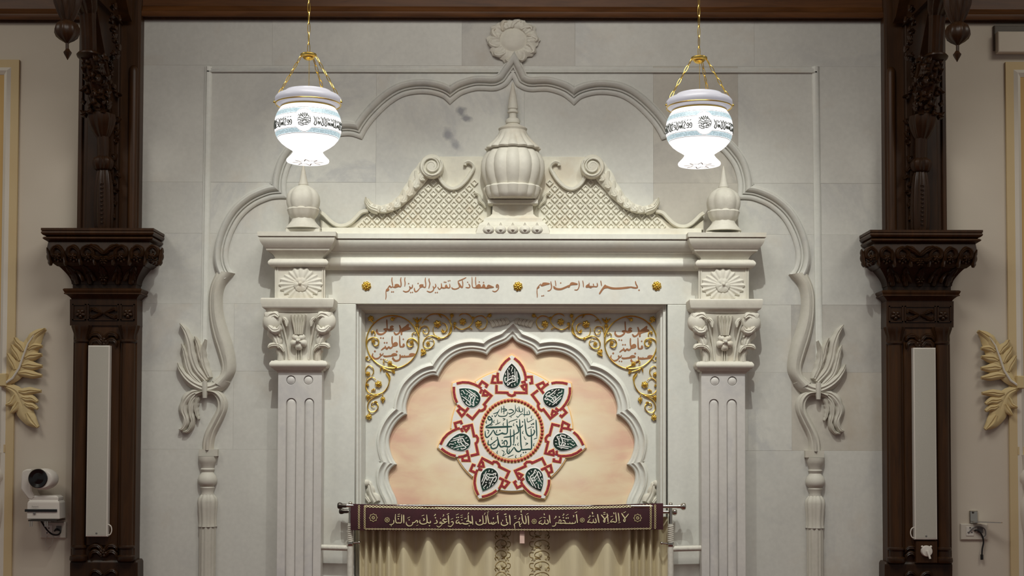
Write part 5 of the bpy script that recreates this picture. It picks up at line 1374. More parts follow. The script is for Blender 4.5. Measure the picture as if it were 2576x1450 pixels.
# ------------------------------------------------------------------ painted wall panels and leaves on the side walls
def side_panel(sd):
    nm = 'left' if sd > 0 else 'right'
    t = thing('moulded_panel', 'cream and white moulded wall panel at the far %s edge' % nm, 'panel', (sd * XC(-120), 0, 0), 'moulded wall panels')
    xr, xl = XC(44, 0, 600), XC(-480, 0, 600); zt = ZR(155)
    def fr(a, b, h0, h1, nm, mat):                       # a..b: px inset of the band from the outer edge
        s = S(0); m = MB()
        A = [(xr - a * s, 0.02), (xr - a * s, zt - a * s), (xl + a * s, zt - a * s), (xl + a * s, 0.02)]
        B = [(xr - b * s, 0.02), (xr - b * s, zt - b * s), (xl + b * s, zt - b * s), (xl + b * s, 0.02)]
        m.grid([[(p[0], -0.0005, p[1]) for p in A], [(p[0], -h0, p[1]) for p in A], [(p[0], -h1, p[1]) for p in B], [(p[0], -0.0005, p[1]) for p in B]])
        return m.build(nm, mat, t, 20)
    fr(0, 20, 0.016, 0.016, 'outer_band', 'cream_paint')
    fr(20, 29, 0.016, 0.026, 'white_bevel', 'white_paint'); fr(29, 38, 0.026, 0.010, 'white_bevel', 'white_paint')
    fr(38, 52, 0.008, 0.008, 'inner_band', 'ochre_paint'); fr(52, 60, 0.008, 0.018, 'inner_bevel', 'white_paint')
    s = S(0); m = MB(); m.box(xl + 60 * s, xr - 60 * s, -0.006, -0.0005, 0.02, zt - 60 * s); m.build('field', 'cream_paint', t)
    # small ledge and baluster inside the panel
    m = MB(); mold(m, -40, 12, -0.02, -0.001, [(1142, 0), (1122, 0)]); m.build('ledge', 'cream_paint', t)
    m = MB(); x = XC(-14, 0, 1250)
    m.lathe([(x, -0.01, ZR(p), r * S(0)) for p, r in ((1142, 22), (1160, 18), (1180, 16), (1184, 20), (1196, 25), (1208, 25), (1220, 19), (1228, 16), (1246, 16), (1260, 24), (1290, 25), (1330, 22), (1340, 18), (1700, 18))], 24); m.build('baluster', 'white_paint', t)
    # acanthus pair
    a = thing('plaster_leaf', 'cream gold plaster acanthus leaves on the %s panel edge' % nm, 'carving', (sd * XC(40), 0, ZR(965)), 'plaster leaves')
    Y = -0.018
    m = MB(); leaf(m, [(14, 968), (40, 945), (62, 910), (80, 870), (98, 842), (117, 828)], [5, 14, 20, 22, 16, 3], Y, 0.020, 0, 0); m.build('upper_leaf', 'gold_cream', a)
    up = [((48, 940), (86, 944), (108, 946), 8), ((58, 922), (88, 922), (109, 922), 9), ((66, 902), (90, 896), (108, 893), 9), ((74, 880), (92, 872), (109, 872), 8), ((40, 930), (28, 905), (22, 890), 8), ((52, 908), (36, 880), (32, 868), 8), ((62, 884), (44, 862), (40, 850), 8), ((76, 872), (88, 846), (116, 828), 10)]
    for p, q, r, w in up:
        m = MB(); leaf(m, [p, ((p[0] + q[0]) / 2, (p[1] + q[1]) / 2 - 2), q, r], [w * 0.7, w * 1.35, w * 1.25, 3.5], Y - 0.004, 0.020, 0, 0, 4, 4, 0.008, None, 0.35); m.build('leaflet', 'gold_cream', a)
    m = MB(); m.tube([(XC(x, Y, y), Y - 0.022, ZR(y, Y)) for x, y in ((14, 970), (36, 955), (52, 930), (62, 900), (74, 868), (92, 842))], [0.006, 0.006, 0.005, 0.005, 0.004, 0.002], 6); m.build('midrib', 'white_paint', a)
    m = MB(); leaf(m, [(14, 972), (40, 985), (54, 1010), (66, 1040), (82, 1062), (98, 1076)], [5, 14, 20, 22, 16, 3], Y, 0.020, 0, 0); m.build('lower_leaf', 'gold_cream', a)
    for p, q, r, w in [((50, 985), (80, 984), (106, 985), 8), ((56, 1000), (82, 1004), (97, 1012), 8), ((64, 1016), (84, 1022), (97, 1030), 7), ((40, 995), (30, 1015), (18, 1020), 7), ((48, 1012), (38, 1030), (30, 1040), 7), ((70, 1040), (84, 1062), (98, 1076), 11)]:
        m = MB(); leaf(m, [p, ((p[0] + q[0]) / 2, (p[1] + q[1]) / 2 + 2), q, r], [w * 0.7, w * 1.35, w * 1.25, 3.5], Y - 0.004, 0.020, 0, 0, 4, 4, 0.008, None, 0.35); m.build('leaflet', 'gold_cream', a)
    m = MB(); m.box(XC(2, Y, 960), XC(20, Y, 960), -0.05, -0.01, ZR(976), ZR(944), 0.004); m.build('clasp', 'gold_cream', a)
both(side_panel)
# ------------------------------------------------------------------ hanging glass lamps
def make_lamp():
    LY = -1.5; s = S(LY); cx = 775
    ax = P(cx, 320, LY)
    t = thing('hanging_lamp', 'lit white glass mosque lamp on gilt chains, left of the pair', 'lamp', (ax.x, LY, ZR(410, LY)), 'hanging glass lamps')
    def lz(prof): return [(ax.x, LY, ZR(py, LY), r * s) for py, r in prof]
    BOWL = [(270, 66), (276, 70), (284, 75.5), (294, 80), (304, 83), (314, 84.5), (322, 85), (332, 84), (342, 81), (352, 76), (362, 67.5), (370, 57), (376, 47), (381, 39)]
    m = MB(); m.lathe(lz(BOWL), 48, None, 0, 2 * PI, False); m.build('bowl', 'lamp_glass', t, 60)
    m = MB(); m.lathe(lz([(380, 39), (383, 37.5), (387, 38.5), (393, 43), (399, 49), (403, 53), (406, 54), (409, 53), (409.5, 50)]), 48, None, 0, 2 * PI, False); m.build('foot', 'lamp_glass', t, 60)
    m = MB(); m.lathe(lz([(409.6, 51), (409.8, 0.5)]), 48, None, 0, 2 * PI, False); fb = m.build('foot_base', 'lamp_glass', t)
    # printed star under the foot
    zb = ZR(410.3, LY); m = MB()
    for k in range(8):
        a = 2 * PI * k / 8
        tip = (ax.x + 40 * s * math.cos(a), LY + 40 * s * math.sin(a)); l = (ax.x + 17 * s * math.cos(a - 0.39), LY + 17 * s * math.sin(a - 0.39)); r = (ax.x + 17 * s * math.cos(a + 0.39), LY + 17 * s * math.sin(a + 0.39))
        for p, q in ((l, tip), (tip, r)):
            d = Vector((q[0] - p[0], q[1] - p[1])).normalized(); nn = Vector((-d.y, d.x)) * 1.3 * s
            m.add([(p[0] - nn.x, p[1] - nn.y, zb), (p[0] + nn.x, p[1] + nn.y, zb), (q[0] + nn.x, q[1] + nn.y, zb), (q[0] - nn.x, q[1] - nn.y, zb)], [(0, 1, 2, 3)])
    m.build('printed_star', 'lamp_ink_brown', fb)
    m = MB(); m.lathe(lz([(272, 66), (269, 72), (264, 80), (257, 84), (249, 83), (242, 77), (238, 68), (236, 60), (233, 57.5), (231, 57), (231, 53), (240, 52)]), 48, None, 0, 2 * PI, False); m.build('collar', 'lamp_collar', t, 60)
    m = MB(); zz = ZR(264.5, LY); m.tube([(ax.x + 82 * s * math.cos(2 * PI * i / 48), LY + 82 * s * math.sin(2 * PI * i / 48), zz) for i in range(49)], 1.5 * s, 6); m.build('rim_ring', 'brass', t)
    m = MB(); m.lathe(lz([(270, 67), (273, 70), (275, 70), (276, 67)]), 40); m.build('seat_ring', 'brass', t)
    # printed bands and lettering
    def rad(py):
        for (a, ra), (b, rb) in zip(BOWL, BOWL[1:]):
            if a <= py <= b: return ra + (rb - ra) * (py - a) / (b - a)
        return 80
    def surf(u, py, up=0.0):                           # u: pixels along the equator, 0 faces the hall
        th = -PI / 2 + u / 84.0; r = rad(py) * s
        dr = (rad(py + 1) - rad(py - 1)) / 2
        n = Vector((math.cos(th), math.sin(th), dr)).normalized()
        return (ax.x + r * math.cos(th), LY + r * math.sin(th), ZR(py, LY), n.x, n.y, n.z)
    def band(nm, mat, y0f, y1f, u0, u1, n, up):
        m = MB(); rows = []
        for i in range(n + 1):
            u = u0 + (u1 - u0) * i / n; row = []
            for k in range(4):
                py = y0f(u) + (y1f(u) - y0f(u)) * k / 3; q = surf(u, py); row.append((q[0] + q[3] * up, q[1] + q[4] * up, q[2] + q[5] * up))
            rows.append(row)
        m.grid(rows); return m.build(nm, mat, t, 60)
    def bumpy(u, base, sg):
        d = abs(u - 2)
        return base + (sg * (23 - math.sqrt(max(0, 23 ** 2 - d * d)) * 1.0) * 0 if d > 23 else sg * (math.sqrt(max(0, 23 ** 2 - d * d)) - 12 if d < 19.6 else 0))
    U = 84 * PI
    up_b = lambda u: bumpy(u, 303, -1) if abs(u) < 24 else 303
    lo_b = lambda u: bumpy(u, 337, 1) if abs(u) < 24 else 337
    band('upper_band', 'lamp_band', lambda u: 289.5, lambda u: min(301, up_b(u) - 1.5), -U, U, 200, 0.0006)
    band('lower_band', 'lamp_band', lambda u: max(339.5, lo_b(u) + 1.5), lambda u: 349.5, -U, U, 200, 0.0006)
    for f in (lambda u: 287.5, lambda u: min(302, up_b(u)), lambda u: max(338, lo_b(u)), lambda u: 350.5):
        band('print_line', 'lamp_ink', lambda u, f=f: f(u), lambda u, f=f: f(u) + 0.9, -U, U, 200, 0.0009)
    rnd = random.Random(11); L = []
    u = 26.0
    while u < 2 * U - 30:
        k = rnd.randrange(6)
        if k == 0: L += [('s', 2.2, [(u, 310.5), (u + 0.4, 332)])]; u += 3.0
        elif k == 1: L += [('s', 2.2, [(u, 311), (u, 329), (u + 4.5, 331.5), (u + 5.5, 325)]), ('s', 1.6, [(u + 3, 313), (u + 5.5, 317), (u + 3, 320)])]; u += 7
        elif k == 2: L += [('s', 2.2, [(u, 331), (u + 5.5, 330), (u + 6.2, 322), (u + 3, 319.5), (u + 1.2, 324), (u + 4.5, 327)]), ('s', 1.6, [(u + 1, 313), (u + 5, 311.5)])]; u += 7.6
        elif k == 3: L += [('s', 2.3, [(u, 311), (u + 3.6, 321), (u + 1, 330), (u + 6, 331.5), (u + 7.6, 312)]), ('d', 1.3, [(u + 5, 316)])]; u += 9
        elif k == 4: L += [('s', 2.2, [(u, 330.5), (u + 2.5, 323), (u + 4.5, 330.5), (u + 7, 323), (u + 8.6, 331)]), ('s', 1.8, [(u + 1, 312), (u + 4, 318), (u + 8, 313)])]; u += 10
        else: L += [('s', 2.2, [(u, 320), (u + 3, 315), (u + 6, 319), (u + 3, 324), (u + 1, 331), (u + 7, 331)]), ('d', 1.3, [(u + 1.5, 312), (u + 5, 311.5)])]; u += 8.4
    m = MB(); ink(m, L, 0, 0, 1.0, 0, 0.0010, lambda x, y: surf(x, y)); m.build('lettering', 'lamp_ink', t)
    M_ = [('s', 1.6, [(2 - 14, 313), (2 - 13, 307), (2 - 9, 313), (2 - 8, 305), (2 - 4, 313), (2 - 3, 303.5), (2 + 1, 312), (2 + 2, 303), (2 + 6, 312), (2 + 7, 304), (2 + 11, 313), (2 + 13, 308)]),
          ('s', 1.8, [(2 - 16.5, 318), (2 - 10, 316), (2 - 2, 319), (2 + 6, 316), (2 + 16, 318)]), ('s', 1.6, [(2 - 17, 323), (2 - 10, 321), (2 - 6, 325), (2 + 2, 322), (2 + 9, 325), (2 + 16.5, 322)]),
          ('s', 1.8, [(2 - 15, 328), (2 - 8, 327), (2 - 4, 331), (2 + 4, 328), (2 + 14, 328)]), ('s', 1.6, [(2 - 11, 333), (2 - 4, 334.5), (2 + 3, 332), (2 + 10, 333)]), ('s', 1.6, [(2 + 14, 312), (2 + 16.5, 320), (2 + 14, 330)]), ('s', 1.5, [(2 - 3, 322), (2 - 2, 334)]), ('s', 1.6, [(2 - 13, 316), (2 - 6, 309), (2 + 1, 316), (2 + 8, 309), (2 + 13, 315)]), ('s', 1.5, [(2 - 16, 320.5), (2 - 4, 322), (2 + 8, 320), (2 + 16, 326)]), ('s', 1.5, [(2 - 12, 325), (2 - 13, 332), (2 - 6, 329)]), ('s', 1.5, [(2 + 9, 323), (2 + 11, 332)]), ('s', 1.5, [(2 + 6, 318), (2 + 5, 334)])]
    m = MB(); ink(m, M_, 0, 0, 1.0, 0, 0.0010, lambda x, y: surf(x, y)); m.build('roundel_lettering', 'lamp_ink', t)
    # canopy and chains
    m = MB(); m.lathe(lz([(136, 17), (138, 20.5), (141, 21), (143, 20), (145, 15), (148, 13.5), (151, 10), (153, 5), (154, 0.5)]), 24); m.build('chain_plate', 'brass', t)
    link = None
    def chain(a, b, n, w=3.4, wire=0.9):
        nonlocal link
        d = (b - a); ln = d.length / n
        for i in range(n):
            c = a + d * ((i + 0.5) / n)
            if link is None:
                mm = MB(); h = 9.5 * s; ww = 3.2 * s
                mm.tube([(ww * math.cos(2 * PI * k / 16), 0, h * math.sin(2 * PI * k / 16)) for k in range(17)], 1.0 * s, 5); link = mm.build('chain_link', 'brass', t, mirror=1); o = link
            else:
                o = link.copy(); COL.objects.link(o); attach(o, t)
            q = d.to_track_quat('Z', 'Y') @ Euler((0, 0, (i % 2) * PI / 2 + 0.5)).to_quaternion()
            o.rotation_mode = 'QUATERNION'; o.rotation_quaternion = q; o.location = c; o.scale = (1, 1, ln / (17.0 * s))
    zp = ZR(143, LY); zr = ZR(262, LY)
    for a in (math.radians(186), math.radians(60), math.radians(-6)):
        chain(Vector((ax.x + 19 * s * math.cos(a), LY + 19 * s * math.sin(a), zp)), Vector((ax.x + 84 * s * math.cos(a), LY + 84 * s * math.sin(a), ZR(258, LY))), 7)
        m = MB(); m.ball((ax.x + 85 * s * math.cos(a), LY + 85 * s * math.sin(a), ZR(260, LY)), 3 * s); m.build('chain_hook', 'brass', t)
    m = MB(); m.tube([(ax.x + 0.002, LY, ZR(152, LY)), (ax.x + 0.002, LY, ZR(236, LY))], 0.7 * s, 6); m.build('lamp_wire', 'brass', t)
    chain(Vector((ax.x, LY, ZR(137, LY))), Vector((ax.x, LY, ZTOP - 0.02)), 38)
    m = MB(); m.lathe([(ax.x, LY, z, r) for z, r in ((ZTOP - 0.001, 0.05), (ZTOP - 0.012, 0.05), (ZTOP - 0.03, 0.012))], 20); m.build('ceiling_rose', 'brass', t)
    return t
lamp = make_lamp()
off = P(1759, 328, -1.5) - P(775, 320, -1.5)
lamp2 = copy_tree(lamp, None, (off.x, 0, off.z))
lamp2['label'] = 'lit white glass mosque lamp on gilt chains, right of the pair'
lamp2.children
for ch in lamp2.children:                               # its chain still reaches the ceiling plate
    if ch.name.startswith('ceiling_rose'): ch.location.z -= off.z

# ------------------------------------------------------------------ curtain frame, valance and curtains
VY = -0.125
RY = -0.105
fr = thing('curtain_rail', 'pair of chrome curtain rails on tape-wrapped posts across the niche', 'curtain rail', (0, RY, 0))
def rod(nm, x0, x1, row, y, r, mat='chrome', par=fr):
    m = MB(); z = ZR(row, y); m.tube([(XC(x0, y, row), y, z), (XC(x1, y, row), y, z)], r * S(y), 14); return m.build(nm, mat, par)
r1 = rod('upper_rail', 868, 1706, 1274, RY - 0.012, 4.2); r2 = rod('lower_rail', 872, 1688, 1288, RY + 0.03, 4.2)
for (px, row, y, sgn, rr, par) in ((868, 1273, RY - 0.012, -1, 8, r1), (1706, 1269, RY - 0.012, 1, 9, r1), (872, 1288, RY + 0.03, -1, 7, r2), (1684, 1286, RY + 0.03, 1, 8, r2)):
    m = MB(); x = XC(px, y, row); z = ZR(1274 if par is r1 else 1288, y); s = S(y)
    m.lathe([(0, 0, k * s, q * s) for k, q in ((-4, 4.5), (0, 5), (6, 5.2), (10, rr), (15, rr + 0.6), (18, rr - 1), (19, rr - 3))], 16)
    m.v = [(x + sgn * v[2], y + v[0], z + v[1]) for v in m.v]; m.build('rail_finial', 'chrome' if sgn > 0 else 'dark_metal', par)
for px, sg in ((881, -1), (1687, 1)):
    y = RY + 0.01; x = XC(px, y, 1380)
    m = MB(); m.tube([(x, y, 0.0), (x, y, ZR(1372, y))], 7.5 * S(y), 12); m.build('taped_post', 'pipe_tape', fr)
    m = MB(); m.tube([(x, y, ZR(1368, y)), (x, y, ZR(1318, y))], 6.5 * S(y), 12); m.build('wrapped_sleeve', 'pipe_tape', fr)
    m = MB()
    for k in range(9): m.tube([(x + 7 * S(y) * math.cos(a), y + 7 * S(y) * math.sin(a), ZR(1364 - k * 5, y) + 0.003 * math.cos(a)) for a in [2 * PI * i / 12 for i in range(13)]], 0.0022, 5)
    m.build('wrapping_cord', 'pipe_tape', fr)
    m = MB(); m.tube([(x, y, ZR(1318, y)), (x, y, ZR(1278, y))], 4.8 * S(y), 12); m.ball((x, y - 0.01, ZR(1268, y)), 5 * S(y)); m.build('post_head', 'chrome', fr)
    m = MB(); m.lathe([(x, y, ZR(p, y), r * S(y)) for p, r in ((1374, 8.4), (1372, 9), (1366, 9), (1364, 8.4))], 16); m.tube([(x, y, ZR(1369, y)), (x - sg * 22 * S(y), y - 0.012, ZR(1366, y))], 2.6 * S(y), 8); m.ball((x - sg * 23 * S(y), y - 0.013, ZR(1366, y)), 4 * S(y)); m.build('clamp', 'chrome', fr)
    xe = XC(808 if sg < 0 else 1766, y, 1380)
    m = MB(); m.tube([(x, y + 0.005, ZR(1381, y)), (xe, y + 0.005, ZR(1379, y))], 7 * S(y), 12); m.build('taped_arm', 'pipe_tape', fr)
# valance
def vtop(px): return 1268.5 + 7.5 * math.sin(PI * max(0, min(1, (px - 884) / 780.0))) ** 1.2 - 1.5 * (px > 1400) * (px - 1400) / 260
def vbot(px): return 1334.5 + 2.5 * math.sin(PI * (px - 884) / 780.0) - 1.5 * (px - 884) / 780
def vyy(px, u): return VY + 0.004 * math.sin(px / 41.0) + 0.003 * math.sin(px / 17.0 + 1) - 0.006 * math.sin(PI * u)
val = thing('valance', 'maroon velvet valance with gold embroidered Arabic prayer across the rail', 'valance', (0, VY, ZR(1336, VY)))
rows = []; rb = []
for i in range(131):
    px = 882 + (1668 - 882) * i / 130; rows.append([]); rb.append([])
    for k in range(9):
        u = k / 8; py = vtop(px) + (vbot(px) - vtop(px)) * u; x, z = W(px, py, VY); rows[-1].append((x, vyy(px, u), z)); rb[-1].append((x, vyy(px, u) + 0.008, z))
m = MB(); m.grid(rows); m.grid(rb)
edge = lambda R: [r[0] for r in R] + [p for p in R[-1][1:]] + [r[-1] for r in reversed(R[:-1])] + list(reversed(R[0][1:-1]))
m.grid([edge(rows), edge(rb)], True); m.build('cloth', 'maroon_velvet', val, 50)
m = MB(); m.box(XC(884, VY), XC(1666, VY), VY + 0.012, -0.02, ZR(1292, VY), ZR(1288, VY)); m.build('light_block_flap', 'maroon_velvet', val)  # hidden flap added to keep light from leaking behind the valance
def vs_(x, y):
    u = max(0, min(1, (y - vtop(x)) / (vbot(x) - vtop(x)))); X, Z_ = W(x, y, VY)
    return (X, vyy(x, u) - 0.0006, Z_, 0, -1, 0)
V1 = [('s', 32, [(395, 500), (402, 580), (350, 640), (255, 652)]), ('d', 22, [(315, 688)]), ('s', 32, [(455, 308), (450, 450), (480, 582), (560, 592), (640, 582), (656, 450), (655, 318)]), ('s', 36, [(720, 328), (727, 605)]), ('d', 28, [(548, 462)]),
      ('s', 22, [(515, 380), (600, 375)]), ('s', 18, [(525, 322), (602, 305)]), ('s', 32, [(805, 558), (810, 630), (870, 690), (960, 682), (1012, 620), (1000, 568)]), ('s', 36, [(998, 592), (1080, 572), (1130, 520), (1172, 550), (1150, 605)]), ('d', 26, [(897, 495)]),
      ('s', 16, [(838, 442), (930, 400)]), ('s', 14, [(1118, 692), (1192, 662)]), ('s', 34, [(1245, 498), (1240, 580), (1310, 632), (1420, 622), (1472, 560), (1460, 328)]), ('s', 34, [(1470, 560), (1520, 595), (1580, 592), (1582, 528)]), ('s', 30, [(1350, 448), (1388, 490), (1348, 532)]),
      ('d', 28, [(1550, 690), (1745, 430)]), ('s', 18, [(1298, 372), (1382, 340)]), ('s', 34, [(1768, 498), (1802, 560), (1780, 602), (1695, 622)]), ('s', 26, [(1725, 312), (1745, 330), (1695, 374)]), ('s', 28, [(1778, 690), (1860, 732), (1952, 652), (1962, 600), (1890, 612), (1900, 568), (1960, 572)]),
      ('s', 34, [(2102, 482), (2030, 470), (1985, 510), (2060, 562), (2135, 540)]), ('s', 34, [(1888, 602), (1990, 612), (2075, 580)]), ('s', 22, [(1995, 318), (2018, 350), (1975, 392)]), ('d', 18, [(1910, 450)]), ('s', 36, [(2160, 338), (2170, 480), (2182, 635)]), ('s', 18, [(2108, 322), (2192, 288)]),
      ('s', 34, [(2250, 582), (2280, 550), (2322, 580), (2310, 642), (2240, 712), (2148, 690)]), ('s', 16, [(2238, 484), (2322, 450)])]
V2 = [('s', 34, [(180, 488), (110, 530), (100, 592), (150, 602), (182, 560), (200, 602), (240, 622), (300, 600)]), ('d', 26, [(115, 420), (170, 415), (285, 500)]), ('s', 16, [(88, 342), (182, 300)]), ('s', 42, [(298, 592), (350, 622), (430, 632), (505, 610)]), ('s', 20, [(238, 422), (312, 404)]), ('s', 14, [(238, 362), (312, 335)]),
      ('s', 38, [(430, 562), (470, 530), (602, 590), (530, 602)]), ('s', 34, [(490, 338), (490, 440), (502, 562)]), ('d', 24, [(520, 690)]), ('s', 24, [(358, 467), (432, 440)]), ('s', 22, [(488, 262), (505, 278), (468, 322)]), ('s', 34, [(610, 358), (625, 500), (637, 655)]),
      ('s', 34, [(740, 538), (750, 612), (830, 662), (930, 642), (972, 580), (955, 348)]), ('s', 40, [(855, 478), (882, 520), (845, 555)]), ('s', 34, [(1060, 358), (1070, 480), (1060, 602), (988, 612)]), ('s', 34, [(1110, 328), (1130, 450), (1160, 602), (1230, 612), (1300, 632), (1392, 582), (1390, 555)]),
      ('s', 16, [(1098, 254), (1162, 230)]), ('d', 18, [(1122, 300)]), ('s', 18, [(1042, 258), (1008, 334)]), ('s', 24, [(1232, 558), (1250, 612), (1310, 568), (1322, 622)]), ('s', 28, [(1298, 418), (1310, 438), (1285, 465)]), ('s', 34, [(1440, 338), (1450, 480), (1472, 625)]), ('s', 14, [(1398, 304), (1484, 262)]),
      ('s', 36, [(1560, 558), (1565, 642), (1650, 682), (1740, 652), (1772, 600), (1715, 578)]), ('s', 30, [(1718, 438), (1732, 562)]), ('d', 28, [(1710, 390)]), ('s', 30, [(1648, 322), (1725, 304)]), ('s', 20, [(1590, 498), (1608, 512), (1598, 545)]), ('s', 36, [(1825, 338), (1840, 480), (1847, 655)]),
      ('s', 30, [(1995, 792), (1990, 700), (1980, 642), (2060, 580), (2140, 560), (2142, 620), (2172, 652), (2235, 588)]), ('s', 26, [(2172, 642), (2148, 690), (2192, 718)]), ('s', 34, [(2230, 328), (2240, 470), (2290, 602), (2350, 612), (2362, 500), (2335, 358)]), ('s', 34, [(2425, 358), (2440, 500), (2447, 655)]),
      ('s', 28, [(2198, 188), (2206, 262)]), ('s', 20, [(2178, 322), (2232, 314)]), ('s', 16, [(2368, 322), (2442, 284)]), ('s', 28, [(2140, 428), (2155, 445), (2118, 505)]), ('s', 22, [(1968, 392), (2044, 364)]), ('s', 20, [(1978, 442), (2052, 440)])]
V3 = [('s', 32, [(1062, 518), (990, 560), (980, 612), (1040, 612), (1080, 642), (1130, 622), (1166, 570), (1165, 488)]), ('s', 32, [(1165, 602), (1220, 632), (1272, 612), (1276, 550), (1240, 488)]), ('s', 34, [(1315, 338), (1325, 480), (1342, 605)]), ('s', 26, [(1143, 288), (1152, 345)]), ('s', 20, [(1113, 412), (1192, 432)]), ('s', 14, [(988, 462), (1082, 408)]),
      ('s', 30, [(1525, 578), (1515, 660), (1470, 702), (1398, 700)]), ('s', 30, [(1530, 592), (1620, 602), (1700, 612), (1760, 602), (1840, 612), (1960, 612), (2060, 612), (2150, 592), (2152, 528)]), ('s', 26, [(1618, 585), (1640, 500), (1690, 520), (1682, 592)]), ('s', 28, [(1738, 522), (1800, 520), (1822, 582)]), ('s', 22, [(1842, 570), (1846, 632)]), ('s', 22, [(1970, 558), (1982, 612)]), ('s', 22, [(2052, 568), (2056, 632)]),
      ('d', 27, [(1637, 405), (1765, 425), (1860, 440), (1920, 435)]), ('s', 24, [(1508, 378), (1532, 400), (1468, 465)]), ('s', 24, [(1768, 298), (1785, 320), (1738, 362)]), ('s', 14, [(1848, 362), (1932, 308)]), ('s', 24, [(2075, 350), (2105, 370), (2082, 412)]), ('s', 34, [(2185, 308), (2200, 440), (2222, 595)]), ('s', 16, [(2128, 272), (2212, 230)])]
V4 = [('s', 30, [(440, 458), (380, 540), (358, 572), (430, 572), (490, 592), (540, 562), (545, 468)]), ('s', 32, [(545, 560), (600, 592), (642, 560), (608, 438)]), ('s', 36, [(680, 308), (700, 440), (732, 595)]), ('s', 30, [(508, 238), (528, 314)]), ('s', 20, [(498, 376), (572, 374)]), ('s', 24, [(425, 350), (445, 378), (375, 434)]),
      ('s', 34, [(798, 328), (860, 400), (925, 485)]), ('s', 34, [(1032, 338), (960, 420), (880, 520), (910, 575), (932, 468)]), ('s', 32, [(990, 288), (1010, 420), (1022, 575)]), ('s', 18, [(868, 268), (942, 248)]), ('s', 22, [(868, 322), (942, 308)]), ('s', 16, [(988, 622), (1072, 588)]),
      ('s', 34, [(1190, 458), (1110, 540), (1120, 565), (1190, 552), (1250, 572), (1292, 540), (1280, 400), (1265, 252)]), ('s', 26, [(1203, 252), (1218, 314)]), ('s', 16, [(1098, 402), (1182, 370)]), ('s', 32, [(1350, 268), (1370, 400), (1382, 555)]), ('s', 18, [(1348, 602), (1434, 573)]),
      ('s', 34, [(1458, 278), (1510, 360), (1575, 448)]), ('s', 34, [(1692, 298), (1610, 400), (1528, 502), (1560, 555), (1592, 468)]), ('s', 18, [(1518, 272), (1602, 228)])]
for V, ox in ((V1, 960), (V2, 1140), (V3, 1280), (V4, 1450)): ink_parts(V, ox, 1270, 12.88, 0, 'embroidered_word', 'gold_thread', val, 70, 0.0014, vs_)
# embroidered rosettes and plaited borders
def star(cx, cy, R):
    L = []
    for k in range(8):
        a = 2 * PI * k / 8; b = a + PI / 8
        for d in (-1, 1): L.append(('s', 1.7, [(cx + R * math.cos(a), cy + R * math.sin(a)), (cx + R * 0.74 * math.cos(a + d * PI / 8), cy + R * 0.74 * math.sin(a + d * PI / 8))]))
        L.append(('s', 1.9, [(cx + R * 0.15 * math.cos(a), cy + R * 0.15 * math.sin(a)), (cx + R * 0.45 * math.cos(a), cy + R * 0.45 * math.sin(a))]))
    return L
for cx, cy, R in ((939.7, 1303, 10.5), (1604, 1304, 10.5), (974.4, 1308.5, 6.5), (1343.7, 1312.5, 6.5), (1464.5, 1309, 6.0)):
    m = MB(); ink(m, star(cx, cy, R), 0, 0, 1.0, 0, 0.0012, vs_); m.build('embroidered_star', 'grey_thread', val)
def plait(path, amp, per, w=1.5):
    P_ = cat(path, 30); L = [0]
    for a, b in zip(P_, P_[1:]): L.append(L[-1] + (b - a).length)
    out = []
    for ph in (0, PI):
        pts = []
        for i, p in enumerate(P_):
            t = (P_[min(i + 1, len(P_) - 1)] - P_[max(i - 1, 0)]).normalized(); n = Vector((-t.y, t.x))
            pts.append(tuple(p + n * (amp * math.sin(2 * PI * L[i] / per + ph))))
        out.append(('s', w, pts))
    return out
tops = [(918, vtop(918) + 5)] + [(px, vtop(px) + 5.5) for px in range(940, 1640, 12)] + [(1637, vtop(1637) + 5)]
def dense(path, step):
    out = []
    for (a, b), (c, d) in zip(path, path[1:]):
        k = max(1, int(math.hypot(c - a, d - b) / step)); out += [(a + (c - a) * i / k, b + (d - b) * i / k) for i in range(k)]
    return out + [path[-1]]
def plait2(path, amp, per, w):
    D = dense(path, per / 8); out = []
    acc = 0; prev = None; pts = [[], []]
    for i, p in enumerate(D):
        if prev: acc += math.hypot(p[0] - prev[0], p[1] - prev[1])
        a = D[max(0, i - 1)]; b = D[min(len(D) - 1, i + 1)]; l = math.hypot(b[0] - a[0], b[1] - a[1]) or 1; n = (-(b[1] - a[1]) / l, (b[0] - a[0]) / l)
        for k in (0, 1): pts[k].append((p[0] + n[0] * amp * math.sin(2 * PI * acc / per + k * PI), p[1] + n[1] * amp * math.sin(2 * PI * acc / per + k * PI)))
        prev = p
    return [('l', w, q) for q in pts]
def thread(mb, lines):
    for _, w, pts in lines:
        mb.tube([(vs_(x, y)[0], vs_(x, y)[1] - 0.0008, vs_(x, y)[2]) for x, y in pts], w * S(VY) * 0.5, 4, flat=0.5)
m = MB(); thread(m, plait2(tops, 2.3, 17, 1.9)); m.build('gold_border', 'gold_thread', val)
m = MB(); thread(m, plait2([(918, 1331.5), (1100, 1333), (1400, 1334), (1637, 1331)], 1.4, 15, 1.3)); m.build('gold_border', 'grey_thread', val)
for px in (903.5, 918, 1637, 1648):
    m = MB(); thread(m, plait2([(px, vtop(px) + 3), (px, 1331.5)], 2.0, 12, 1.6)); m.build('gold_border', 'grey_thread', val)
m = MB(); thread(m, [('l', 1.2, dense([(px, 1330) for px in (900, 1640)], 30))]) ; 

